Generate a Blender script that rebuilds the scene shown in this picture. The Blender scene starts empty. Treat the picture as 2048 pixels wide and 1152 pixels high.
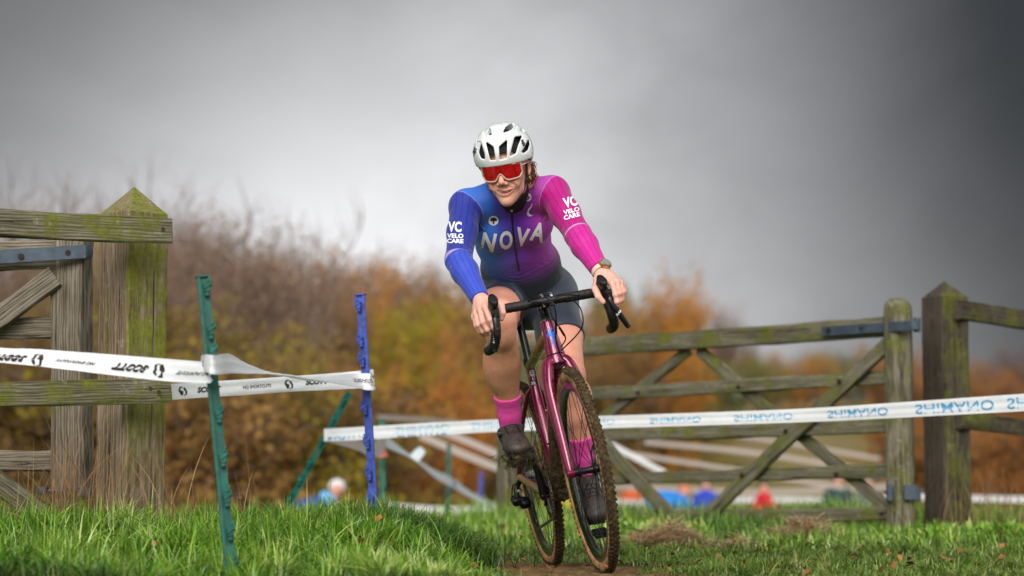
import bpy, bmesh, math, random
import numpy as np
from mathutils import Vector, Matrix
from mathutils.bvhtree import BVHTree

random.seed(7)
RNG = np.random.default_rng(11)
SC = bpy.context.scene
COL = SC.collection
R = math.radians

# ------------------------------------------------------------------ camera
CAM_Z = 0.23
FPX = 4800.0                                  # focal length in photo pixels (photo 2048 wide)
PITCH = math.atan((1010 - 576) / FPX)
cam_d = bpy.data.cameras.new('camera')
cam = bpy.data.objects.new('camera', cam_d)
COL.objects.link(cam)
cam.location = (0, 0, CAM_Z)
cam.rotation_euler = (R(90) + PITCH, 0, 0)
cam_d.sensor_width = 36.0
cam_d.lens = FPX / 2048 * 36.0
cam_d.clip_start = 0.1
cam_d.clip_end = 2000
cam_d.dof.use_dof = True
cam_d.dof.focus_distance = 8.3
cam_d.dof.aperture_fstop = 2.3
SC.camera = cam

# ------------------------------------------------------------------ view
SC.view_settings.view_transform = 'Standard'
SC.view_settings.look = 'None'
SC.view_settings.exposure = 1.0
SC.view_settings.gamma = 1.0
SC.view_settings.use_curve_mapping = False
SC.render.engine = 'CYCLES'
SC.cycles.use_denoising = True
SC.cycles.max_bounces = 6
SC.cycles.transparent_max_bounces = 12
SC.cycles.caustics_reflective = False
SC.cycles.caustics_refractive = False

# ------------------------------------------------------------------ sun
SUN_EL, SUN_AZ = 33.0, -9.0                  # azimuth from behind the camera, towards the photo's left
sd = Vector((math.sin(R(SUN_AZ)) * math.cos(R(SUN_EL)), -math.cos(R(SUN_AZ)) * math.cos(R(SUN_EL)), math.sin(R(SUN_EL))))
sun_d = bpy.data.lights.new('sun', 'SUN')
sun_d.energy = 1.5
sun_d.angle = R(38)
sun_d.color = (1.0, 0.965, 0.92)
sun = bpy.data.objects.new('sun', sun_d)
COL.objects.link(sun)
sun.location = sd * 30
sun.rotation_euler = (-sd).to_track_quat('-Z', 'Y').to_euler()

# ------------------------------------------------------------------ sky
def world_sky():
    w = bpy.data.worlds.new('World')
    SC.world = w
    w.use_nodes = True
    nt = w.node_tree
    N, L = nt.nodes, nt.links
    N.clear()
    out = N.new('ShaderNodeOutputWorld')
    bg = N.new('ShaderNodeBackground')
    L.new(bg.outputs[0], out.inputs[0])
    sky = N.new('ShaderNodeTexSky')
    sky.sky_type = 'NISHITA'
    sky.sun_disc = False
    sky.sun_elevation = R(SUN_EL)
    sky.sun_rotation = math.atan2(sd.x, sd.y)
    tc = N.new('ShaderNodeTexCoord')
    sep = N.new('ShaderNodeSeparateXYZ')
    L.new(tc.outputs['Generated'], sep.inputs[0])

    def m(op, a, b=None, c=None, clamp=False):
        n = N.new('ShaderNodeMath'); n.operation = op; n.use_clamp = clamp
        for i, v in enumerate((a, b, c)):
            if v is None: continue
            if isinstance(v, (int, float)): n.inputs[i].default_value = v
            else: L.new(v, n.inputs[i])
        return n.outputs[0]

    def sstep(v, lo, hi):
        n = N.new('ShaderNodeMapRange'); n.interpolation_type = 'SMOOTHSTEP'
        L.new(v, n.inputs['Value'])
        n.inputs['From Min'].default_value = lo; n.inputs['From Max'].default_value = hi
        return n.outputs['Result']

    def noise(scale, detail, dist=0.0, stretch=(1, 1, 1)):
        mp = N.new('ShaderNodeMapping'); mp.inputs['Scale'].default_value = stretch
        L.new(tc.outputs['Generated'], mp.inputs[0])
        n = N.new('ShaderNodeTexNoise'); n.inputs['Scale'].default_value = scale
        n.inputs['Detail'].default_value = detail; n.inputs['Distortion'].default_value = dist
        L.new(mp.outputs[0], n.inputs['Vector'])
        return n.outputs['Fac']
    X, Y, Z = sep.outputs
    n1 = m('SUBTRACT', noise(7, 4, 0.6, (1, 1, 1.6)), 0.5)      # big cloud lumps
    n2 = m('SUBTRACT', noise(22, 5, 0.3, (1, 1, 1.5)), 0.5)
    front = sstep(Y, -0.2, 0.3)                                 # the storm front stands over the course
    # dark storm bank on the right
    s = m('ADD', X, m('MULTIPLY', m('SUBTRACT', Z, 0.10), 0.42))
    s = m('ADD', s, m('MULTIPLY', n1, 0.07))
    s = m('ADD', s, m('MULTIPLY', n2, 0.02))
    storm = m('MULTIPLY', m('MULTIPLY', sstep(s, -0.085, 0.258), sstep(X, 0.75, 0.28)), front)
    # grey cloud edge up on the left
    g = m('SUBTRACT', m('MULTIPLY', Z, 0.95), m('MULTIPLY', X, 0.62))
    g = m('ADD', g, m('MULTIPLY', n1, 0.10))
    g = m('ADD', g, m('MULTIPLY', n2, 0.035))
    grey = m('MULTIPLY', m('MULTIPLY', sstep(g, 0.13, 0.32), 0.93), front)
    base = m('ADD', 0.455, m('ADD', m('MULTIPLY', n1, 0.34), m('MULTIPLY', n2, 0.26)))
    back = m('ADD', 0.46, m('MULTIPLY', n1, 0.3))
    mx = N.new('ShaderNodeMix'); mx.data_type = 'FLOAT'
    L.new(front, mx.inputs[0]); L.new(back, mx.inputs[2]); L.new(base, mx.inputs[3])
    lum = mx.outputs[0]

    def mixc(f, a, b):
        n = N.new('ShaderNodeMix'); n.data_type = 'RGBA'
        if isinstance(f, (int, float)): n.inputs[0].default_value = f
        else: L.new(f, n.inputs[0])
        for i, v in ((6, a), (7, b)):
            if isinstance(v, tuple): n.inputs[i].default_value = v
            else: L.new(v, n.inputs[i])
        return n.outputs[2]
    cl = N.new('ShaderNodeMix'); cl.data_type = 'RGBA'; cl.blend_type = 'MULTIPLY'
    cl.inputs[0].default_value = 1
    cl.inputs[6].default_value = (0.985, 0.985, 1.01, 1)
    L.new(lum, cl.inputs[7])
    c = mixc(grey, cl.outputs[2], (0.070, 0.070, 0.072, 1))
    c = mixc(storm, c, (0.0205, 0.0212, 0.0228, 1))
    # clear-sky light behind the cloud, at strength 0.1
    sk = N.new('ShaderNodeMix'); sk.data_type = 'RGBA'; sk.blend_type = 'MULTIPLY'
    sk.inputs[0].default_value = 1
    L.new(sky.outputs[0], sk.inputs[6]); sk.inputs[7].default_value = (0.1, 0.1, 0.1, 1)
    c = mixc(0.008, c, sk.outputs[2])
    L.new(c, bg.inputs['Color'])
    bg.inputs['Strength'].default_value = 1.0
world_sky()

# ------------------------------------------------------------------ helpers
_f = np.array([0, math.cos(PITCH), math.sin(PITCH)])
_u = np.array([0, -math.sin(PITCH), math.cos(PITCH)])
_r = np.array([1.0, 0, 0])
CAMP = np.array([0, 0, CAM_Z])

def ray(px, py):
    return _r * ((px - 1024) / FPX) + _u * ((576 - py) / FPX) + _f

def P(px, py, Y):
    """world point at depth Y (metres from the camera along +Y) for a place measured in the photo"""
    d = ray(px, py)
    return CAMP + d * (Y / d[1])

def unit(v):
    v = np.asarray(v, float)
    return v / np.linalg.norm(v)

def lin(r, g, b):
    def f(c):
        c /= 255.0
        return c / 12.92 if c <= 0.04045 else ((c + 0.055) / 1.055) ** 2.4
    return (f(r), f(g), f(b))

def sst(x, a, b):
    t = np.clip((x - a) / (b - a), 0, 1)
    return t * t * (3 - 2 * t)

WM = {}

def link(name, data, parent=None, M=None):
    o = bpy.data.objects.new(name, data)
    COL.objects.link(o)
    M = Matrix.Identity(4) if M is None else M
    if parent is not None:
        o.parent = parent
        o.matrix_basis = WM[parent.name].inverted() @ M
    else:
        o.matrix_basis = M
    WM[o.name] = M
    return o

def tag(o, label=None, cat=None, group=None, kind=None):
    if label: o['label'] = label
    if cat: o['category'] = cat
    if group: o['group'] = group
    if kind: o['kind'] = kind
    return o

def empty(name, loc, label=None, cat=None, group=None, M=None):
    o = link(name, None, None, M if M is not None else Matrix.Translation(Vector(loc)))
    o.empty_display_size = 0.1
    return tag(o, label, cat, group)

def copy_tree(o, parent=None, M=None):
    c = o.copy(); COL.objects.link(c)
    if parent is not None:
        c.parent = parent; WM[c.name] = WM[parent.name] @ c.matrix_basis
    else:
        c.matrix_basis = M; WM[c.name] = M
    for ch in list(o.children):
        copy_tree(ch, c)
    return c

def new_mesh(name, V, F, mats=(), smooth=True, angle=35, mi=None):
    me = bpy.data.meshes.new(name)
    V = np.asarray(V, np.float32)
    if isinstance(F, np.ndarray):
        k = F.shape[1]
        me.vertices.add(len(V)); me.vertices.foreach_set('co', V.ravel())
        me.loops.add(F.size); me.loops.foreach_set('vertex_index', F.ravel().astype(np.int32))
        me.polygons.add(len(F))
        me.polygons.foreach_set('loop_start', np.arange(0, F.size, k, dtype=np.int32))
        me.update(calc_edges=True)
    else:
        me.from_pydata([tuple(map(float, v)) for v in V], [], F)
        me.update()
    for m in mats:
        me.materials.append(m)
    if mi is not None:
        me.polygons.foreach_set('material_index', np.asarray(mi, np.int32))
    if smooth:
        me.polygons.foreach_set('use_smooth', np.ones(len(me.polygons), bool))
        if angle:
            me.set_sharp_from_angle(angle=R(angle))
    return me

class MB:
    def __init__(self):
        self.V = []; self.F = []; self.mi = []; self.n = 0
    def add(self, V, F, m=0):
        V = np.asarray(V, float)
        self.V.append(V)
        for f in F:
            self.F.append(tuple(int(i) + self.n for i in f)); self.mi.append(m)
        self.n += len(V)
        return self
    def tube(self, pts, rad, n=10, m=0, ell=None, caps=True, closed=False, up=None):
        pts = np.asarray(pts, float); K = len(pts)
        rad = np.broadcast_to(np.asarray(rad, float), (K,))
        T = np.gradient(pts, axis=0) if not closed else (np.roll(pts, -1, 0) - np.roll(pts, 1, 0))
        T /= np.linalg.norm(T, axis=1)[:, None] + 1e-12
        a = np.array([0, 0, 1.0]) if up is None else np.asarray(up, float)
        if abs(a @ T[0]) > 0.95: a = np.array([1.0, 0, 0])
        u = unit(a - T[0] * (a @ T[0]))
        V = []
        ang = np.linspace(0, 2 * np.pi, n, endpoint=False)
        for i in range(K):
            u = unit(u - T[i] * (u @ T[i])); w = np.cross(T[i], u)
            e = (1, 1) if ell is None else (ell if np.ndim(ell) == 1 else ell[i])
            V.append(pts[i] + rad[i] * (np.cos(ang)[:, None] * u * e[0] + np.sin(ang)[:, None] * w * e[1]))
        V = np.concatenate(V)
        F = []
        for i in range(K if closed else K - 1):
            j = (i + 1) % K
            for q in range(n):
                p = (q + 1) % n
                F.append((i * n + q, i * n + p, j * n + p, j * n + q))
        if caps and not closed:
            F.append(tuple(range(n))[::-1]); F.append(tuple((K - 1) * n + q for q in range(n)))
        return self.add(V, F, m)
    def cyl(self, a, b, r, n=16, m=0, r2=None):
        a = np.asarray(a, float); b = np.asarray(b, float)
        return self.tube([a, b], [r, r if r2 is None else r2], n, m)
    def box(self, c, size, Rm=None, m=0, bev=0.0):
        s = np.asarray(size, float) / 2
        if bev > 0:
            prof = []
            b = min(bev, s[1] * .49, s[2] * .49)
            for (sy, sz) in ((1, 1), (-1, 1), (-1, -1), (1, -1)):
                q = [(sy * (s[1] - b), sz * s[2]), (sy * s[1], sz * (s[2] - b))]
                if sy * sz > 0: q = q[::-1]
                prof += q
            V = []
            for x, k in ((-s[0], 1 - b / max(s[1], s[2])), (-s[0] + b, 1), (s[0] - b, 1), (s[0], 1 - b / max(s[1], s[2]))):
                V += [(x, y * k, z * k) for y, z in prof]
            n = 8
            F = [tuple(range(n))[::-1], tuple(3 * n + i for i in range(n))]
            for i in range(3):
                for q in range(n):
                    p = (q + 1) % n
                    F.append((i * n + q, i * n + p, (i + 1) * n + p, (i + 1) * n + q))
            V = np.array(V)
        else:
            V = np.array([(x, y, z) for x in (-s[0], s[0]) for y in (-s[1], s[1]) for z in (-s[2], s[2])])
            F = [(0, 1, 3, 2), (4, 6, 7, 5), (0, 4, 5, 1), (2, 3, 7, 6), (0, 2, 6, 4), (1, 5, 7, 3)]
        if Rm is not None: V = V @ np.asarray(Rm, float).T
        return self.add(V + np.asarray(c, float), F, m)
    def revolve(self, prof, c, axis, n=48, m=0, closed_prof=True):
        """prof: (radius, offset along the axis)"""
        axis = unit(axis); a = np.array([0, 0, 1.0]) if abs(axis[2]) < 0.9 else np.array([1.0, 0, 0])
        u = unit(a - axis * (a @ axis)); w = np.cross(axis, u)
        k = len(prof); V = []
        for i in range(n):
            t = 2 * np.pi * i / n
            d = np.cos(t) * u + np.sin(t) * w
            for r, z in prof: V.append(np.asarray(c) + d * r + axis * z)
        F = []
        for i in range(n):
            j = (i + 1) % n
            for q in range(k if closed_prof else k - 1):
                p = (q + 1) % k
                F.append((i * k + q, j * k + q, j * k + p, i * k + p))
        return self.add(np.array(V), F, m)
    def arrays(self):
        return np.concatenate(self.V), self.F
    def build(self, name, mats, parent=None, M=None, smooth=True, angle=35, world=False):
        if not isinstance(mats, (list, tuple)): mats = [mats]
        V = np.concatenate(self.V)
        if world:
            M = M or WM[parent.name]
            Mi = np.array(M.inverted())
            V = V @ Mi[:3, :3].T + Mi[:3, 3]
        elif M is None and parent is not None:
            M = WM[parent.name]
        me = new_mesh(name, V, self.F, mats, smooth, angle, self.mi)
        return link(name, me, parent, M)

def wobj(name, V, F, mats, parent, smooth=True, angle=35, mi=None):
    """mesh given in world space, linked under parent"""
    M = WM[parent.name] if parent is not None else Matrix.Identity(4)
    Mi = np.array(M.inverted())
    V = np.asarray(V) @ Mi[:3, :3].T + Mi[:3, 3]
    return link(name, new_mesh(name, V, F, mats if isinstance(mats, (list, tuple)) else [mats], smooth, angle, mi), parent, M)

def frameM(x, y, z, loc):
    return Matrix(((x[0], y[0], z[0], loc[0]), (x[1], y[1], z[1], loc[1]), (x[2], y[2], z[2], loc[2]), (0, 0, 0, 1)))

def spline(pts, n=8):
    """Catmull-Rom through the points"""
    p = np.asarray(pts, float)
    q = np.vstack([2 * p[0] - p[1], p, 2 * p[-1] - p[-2]])
    out = []
    for i in range(1, len(q) - 2):
        for t in np.linspace(0, 1, n, endpoint=False):
            out.append(0.5 * ((2 * q[i]) + (-q[i - 1] + q[i + 1]) * t + (2 * q[i - 1] - 5 * q[i] + 4 * q[i + 1] - q[i + 2]) * t * t
                              + (-q[i - 1] + 3 * q[i] - 3 * q[i + 1] + q[i + 2]) * t ** 3))
    out.append(p[-1])
    return np.array(out)

# ------------------------------------------------------------------ materials
class NT:
    def __init__(self, name):
        self.mat = bpy.data.materials.new(name); self.mat.use_nodes = True
        self.t = self.mat.node_tree; self.N = self.t.nodes; self.L = self.t.links
        self.b = self.N['Principled BSDF']
        self.out = self.N['Material Output']
    def put(self, sock, v):
        if isinstance(v, bpy.types.NodeSocket): self.L.new(v, sock)
        elif isinstance(v, (tuple, list)):
            sock.default_value = tuple(v) + ((1,) if len(sock.default_value) == 4 and len(v) == 3 else ())
        else: sock.default_value = v
    def math(self, op, a, b=None, c=None, clamp=False):
        n = self.N.new('ShaderNodeMath'); n.operation = op; n.use_clamp = clamp
        for i, v in enumerate((a, b, c)):
            if v is not None: self.put(n.inputs[i], v)
        return n.outputs[0]
    def sstep(self, v, lo, hi, to=(0, 1)):
        n = self.N.new('ShaderNodeMapRange'); n.interpolation_type = 'SMOOTHSTEP'
        self.put(n.inputs['Value'], v)
        n.inputs['From Min'].default_value = lo; n.inputs['From Max'].default_value = hi
        n.inputs['To Min'].default_value = to[0]; n.inputs['To Max'].default_value = to[1]
        return n.outputs['Result']
    def mix(self, f, a, b, mode='MIX'):
        n = self.N.new('ShaderNodeMix'); n.data_type = 'RGBA'; n.blend_type = mode
        self.put(n.inputs[0], f); self.put(n.inputs[6], a); self.put(n.inputs[7], b)
        return n.outputs[2]
    def coord(self, kind='Object', scale=None, rnd=False):
        tc = self.N.new('ShaderNodeTexCoord'); v = tc.outputs[kind]
        if rnd:
            oi = self.N.new('ShaderNodeObjectInfo')
            va = self.N.new('ShaderNodeVectorMath'); va.operation = 'ADD'
            k = self.math('MULTIPLY', oi.outputs['Random'], 37.0)
            self.L.new(v, va.inputs[0]); self.L.new(k, va.inputs[1]); v = va.outputs[0]
        if scale is not None:
            mp = self.N.new('ShaderNodeMapping'); mp.inputs['Scale'].default_value = scale
            self.L.new(v, mp.inputs[0]); v = mp.outputs[0]
        return v
    def noise(self, vec, scale, detail=4, rough=0.55, dist=0.0, out='Fac'):
        n = self.N.new('ShaderNodeTexNoise')
        if vec is not None: self.L.new(vec, n.inputs['Vector'])
        n.inputs['Scale'].default_value = scale; n.inputs['Detail'].default_value = detail
        n.inputs['Roughness'].default_value = rough; n.inputs['Distortion'].default_value = dist
        return n.outputs[out]
    def ramp(self, f, stops):
        n = self.N.new('ShaderNodeValToRGB'); cr = n.color_ramp
        while len(cr.elements) < len(stops): cr.elements.new(0.5)
        for e, (p, c) in zip(cr.elements, stops):
            e.position = p; e.color = tuple(c) + ((1,) if len(c) == 3 else ())
        self.put(n.inputs[0], f)
        return n.outputs[0]
    def attr(self, name, out='Color'):
        n = self.N.new('ShaderNodeAttribute'); n.attribute_name = name
        return n.outputs[out]
    def sep(self, v):
        n = self.N.new('ShaderNodeSeparateXYZ'); self.L.new(v, n.inputs[0]); return n.outputs
    def bump(self, h, strength=0.3, dist=0.01):
        n = self.N.new('ShaderNodeBump'); n.inputs['Strength'].default_value = strength
        n.inputs['Distance'].default_value = dist
        self.put(n.inputs['Height'], h); self.L.new(n.outputs[0], self.b.inputs['Normal'])
    def set(self, **k):
        names = dict(base='Base Color', rough='Roughness', metal='Metallic', coat='Coat Weight', coatr='Coat Roughness', spec='Specular IOR Level',
                     sss='Subsurface Weight', trans='Transmission Weight', alpha='Alpha', sheen='Sheen Weight')
        for kk, v in k.items(): self.put(self.b.inputs[names[kk]], v)
        return self.mat

def PM(name, base, rough=0.5, metal=0.0, var=0.18, scale=18, bump=0.0, bscale=60, mud=0.0, **k):
    t = NT(name)
    v = t.coord('Object', rnd=True)
    n = t.noise(v, scale, 5)
    f = t.sstep(n, 0.3, 0.7)
    lo = tuple(c * (1 - var) for c in base); hi = tuple(min(1, c * (1 + var * 0.6)) for c in base)
    t.set(base=t.mix(f, lo, hi), rough=t.sstep(t.noise(v, scale * 2.3, 3), 0.2, 0.8, (max(0.03, rough - 0.08), min(1, rough + 0.1))), metal=metal, **k)
    if mud:
        b = t.b.inputs['Base Color'].links[0].from_socket
        big = t.noise(v, 7, 4, .6); sp = t.noise(v, 95, 4, .6)
        mk = t.math('MULTIPLY', t.sstep(t.math('ADD', sp, t.math('MULTIPLY', t.math('SUBTRACT', big, .5), .5)), .66 - .12 * mud, .72 - .12 * mud), .85)
        t.set(base=t.mix(mk, b, lin(96, 76, 50)))
        t.L.new(t.math('MAXIMUM', t.math('MULTIPLY', mk, .8), rough), t.b.inputs['Roughness'])
    if bump: t.bump(t.noise(v, bscale, 4), bump, 0.004)
    return t.mat

def wood_mat(name, dark, mid, light, moss=0.4, moss_dir=None, mossc=lin(108, 114, 30), lichen=0.3, moss_from=None, tone=0.70):
    t = NT(name); dark, mid, light = (tuple(c * tone for c in q) for q in (dark, mid, light))
    v = t.coord('Object', rnd=True)
    mp = t.N.new('ShaderNodeMapping'); mp.inputs['Scale'].default_value = (1.0, 9, 9); t.L.new(v, mp.inputs[0])
    warp = t.noise(mp.outputs[0], 1.6, 3, 0.5, 0.0)
    wv = t.N.new('ShaderNodeTexWave'); wv.wave_type = 'BANDS'; wv.bands_direction = 'Z'
    mp2 = t.N.new('ShaderNodeMapping'); mp2.inputs['Scale'].default_value = (0.55, 5, 5); t.L.new(v, mp2.inputs[0])
    t.L.new(mp2.outputs[0], wv.inputs['Vector'])
    wv.inputs['Scale'].default_value = 5.5; wv.inputs['Distortion'].default_value = 9; wv.inputs['Detail'].default_value = 4
    wv.inputs['Detail Scale'].default_value = 1.3
    mp3 = t.N.new('ShaderNodeMapping'); mp3.inputs['Scale'].default_value = (2.5, 60, 60); t.L.new(v, mp3.inputs[0])
    fine = t.noise(mp3.outputs[0], 3.0, 7, 0.65)
    mp4 = t.N.new('ShaderNodeMapping'); mp4.inputs['Scale'].default_value = (0.8, 22, 22); t.L.new(v, mp4.inputs[0])
    mid_ = t.noise(mp4.outputs[0], 2.6, 6, 0.6, 0.4)
    g = t.math('ADD', t.math('MULTIPLY', wv.outputs['Fac'], 0.16), t.math('ADD', t.math('MULTIPLY', fine, 0.44), t.math('MULTIPLY', mid_, 0.42)))
    chk = t.sstep(mid_, 0.36, 0.30)
    col = t.ramp(g, [(0.30, dark), (0.47, mid), (0.62, light), (0.82, tuple(min(1, c * 1.25) for c in light))])
    big = t.noise(v, 3.0, 4, 0.6)
    col = t.mix(t.sstep(big, 0.35, 0.7), col, t.mix(1.0, col, (0.70, 0.66, 0.60), 'MULTIPLY'))
    col = t.mix(t.math('MULTIPLY', chk, .75), col, tuple(c * .35 for c in dark))
    # moss and lichen
    mn = t.noise(v, 7.0, 8, 0.72, 0.6)
    mf = t.sstep(mn, 0.62 - 0.30 * moss, 0.80 - 0.22 * moss)
    if moss_dir is not None:
        geo = t.N.new('ShaderNodeNewGeometry')
        d = t.N.new('ShaderNodeVectorMath'); d.operation = 'DOT_PRODUCT'
        t.L.new(geo.outputs['Normal'], d.inputs[0]); d.inputs[1].default_value = moss_dir
        k = t.sstep(d.outputs['Value'], -0.05, 0.6, (0.02, 1.0))
        mf = t.math('MULTIPLY', mf, k)
    if moss_from is not None: mf = t.math('MULTIPLY', mf, t.sstep(t.math('ADD', t.sep(t.coord('Object'))[0], t.math('MULTIPLY', mn, .5)), *moss_from, to=(.12, 1)))
    mossv = t.ramp(t.noise(v, 45, 6, 0.7), [(0.3, tuple(c * 0.45 for c in mossc)), (0.7, mossc)])
    col = t.mix(t.math('MULTIPLY', mf, 0.88), col, mossv)
    ln = t.noise(v, 26, 6, 0.7)
    lf = t.math('MULTIPLY', t.sstep(ln, 0.60, 0.70), lichen)
    col = t.mix(lf, col, lin(168, 168, 138))
    t.set(base=col, rough=0.88, spec=0.25)
    h = t.math('SUBTRACT', t.math('ADD', t.math('MULTIPLY', g, 0.9), t.math('MULTIPLY', mn, 0.45)), t.math('MULTIPLY', chk, 0.5))
    t.bump(h, 0.75, 0.006)
    return t.mat

# ------------------------------------------------------------------ lettering
_TX = {}
def text2d(s, bold=0.0, shear=0.0, step=0.0):
    """letters as flat faces, height 1 (cap height), centred; returns V2, F"""
    key = (s, bold, shear, step)
    if key in _TX: return _TX[key]
    cu = bpy.data.curves.new('t', 'FONT'); cu.body = s; cu.offset = bold; cu.shear = shear; cu.resolution_u = 3
    o = bpy.data.objects.new('t', cu); COL.objects.link(o)
    bpy.context.view_layer.update()
    me = bpy.data.meshes.new_from_object(o.evaluated_get(bpy.context.evaluated_depsgraph_get()))
    bm = bmesh.new(); bm.from_mesh(me)
    bpy.data.objects.remove(o); bpy.data.curves.remove(cu); bpy.data.meshes.remove(me)
    xs = [v.co.x for v in bm.verts]; ys = [v.co.y for v in bm.verts]
    if step:
        for ax, vals in ((0, xs), (1, ys)):
            k = min(vals) + step
            while k < max(vals):
                no = (1, 0, 0) if ax == 0 else (0, 1, 0)
                co = (k, 0, 0) if ax == 0 else (0, k, 0)
                bmesh.ops.bisect_plane(bm, geom=bm.verts[:] + bm.edges[:] + bm.faces[:], plane_co=co, plane_no=no)
                k += step
    bm.verts.index_update()
    h = max(ys) - min(ys)
    V = np.array([((v.co.x - (min(xs) + max(xs)) / 2) / h, (v.co.y - (min(ys) + max(ys)) / 2) / h) for v in bm.verts])
    F = [tuple(v.index for v in f.verts) for f in bm.faces]
    bm.free()
    _TX[key] = (V, F)
    return V, F

def decal2d(shape, bvh, px, size, rot, parent, mat, name, off=0.0016, origin=None):
    """lay a flat print (V2, F in print units) onto a surface; px = photo place of its centre, size = (sx, sy) photo pixels per unit"""
    V2, F = shape
    c, s = math.cos(R(rot)), math.sin(R(rot))
    V = np.zeros((len(V2), 3)); ok = np.zeros(len(V2), bool)
    for i, (x, y) in enumerate(V2):
        x *= size[0]; y *= size[1]
        d = ray(px[0] + c * x + s * y, px[1] - (-s * x + c * y))
        hit = bvh.ray_cast(Vector(CAMP), Vector(d).normalized())
        if hit[0] is not None:
            n = hit[1]
            if n.dot(Vector(d)) > 0: n = -n
            V[i] = hit[0] + n * off; ok[i] = True
    F = [f for f in F if all(ok[j] for j in f)]
    if not F: return None
    # never bridge a gap between two surfaces
    F = [f for f in F if max(np.linalg.norm(V[f[a]] - V[f[a - 1]]) for a in range(len(f))) < 0.05]
    if not F: return None
    return wobj(name, V, F, mat, parent, True, None)

def disc2d(n=24, r=0.5, r0=0.0, rings=3):
    V = [];F = []
    for k in range(rings + 1):
        rr = r0 + (r - r0) * k / rings
        for i in range(n):
            t = 2 * math.pi * i / n; V.append((rr * math.cos(t), rr * math.sin(t)))
    for k in range(rings):
        for i in range(n):
            j = (i + 1) % n
            F.append((k * n + i, k * n + j, (k + 1) * n + j, (k + 1) * n + i))
    return np.array(V), F

def poly2d(pts):
    """polygon print, finely diced so that it follows a curved surface"""
    bm = bmesh.new()
    vs = [bm.verts.new((x, y, 0)) for x, y in pts]
    bm.faces.new(vs)
    bmesh.ops.triangulate(bm, faces=bm.faces[:])
    for ax in (0, 1):
        vals = [p[ax] for p in pts]; w = max(vals) - min(vals)
        for k in range(1, 8):
            q = min(vals) + w * k / 8
            no = (1, 0, 0) if ax == 0 else (0, 1, 0); co = (q, 0, 0) if ax == 0 else (0, q, 0)
            bmesh.ops.bisect_plane(bm, geom=bm.verts[:] + bm.edges[:] + bm.faces[:], plane_co=co, plane_no=no)
    bm.verts.index_update()
    V = np.array([(v.co.x, v.co.y) for v in bm.verts]); F = [tuple(v.index for v in f.verts) for f in bm.faces]
    bm.free()
    return V, F

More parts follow.
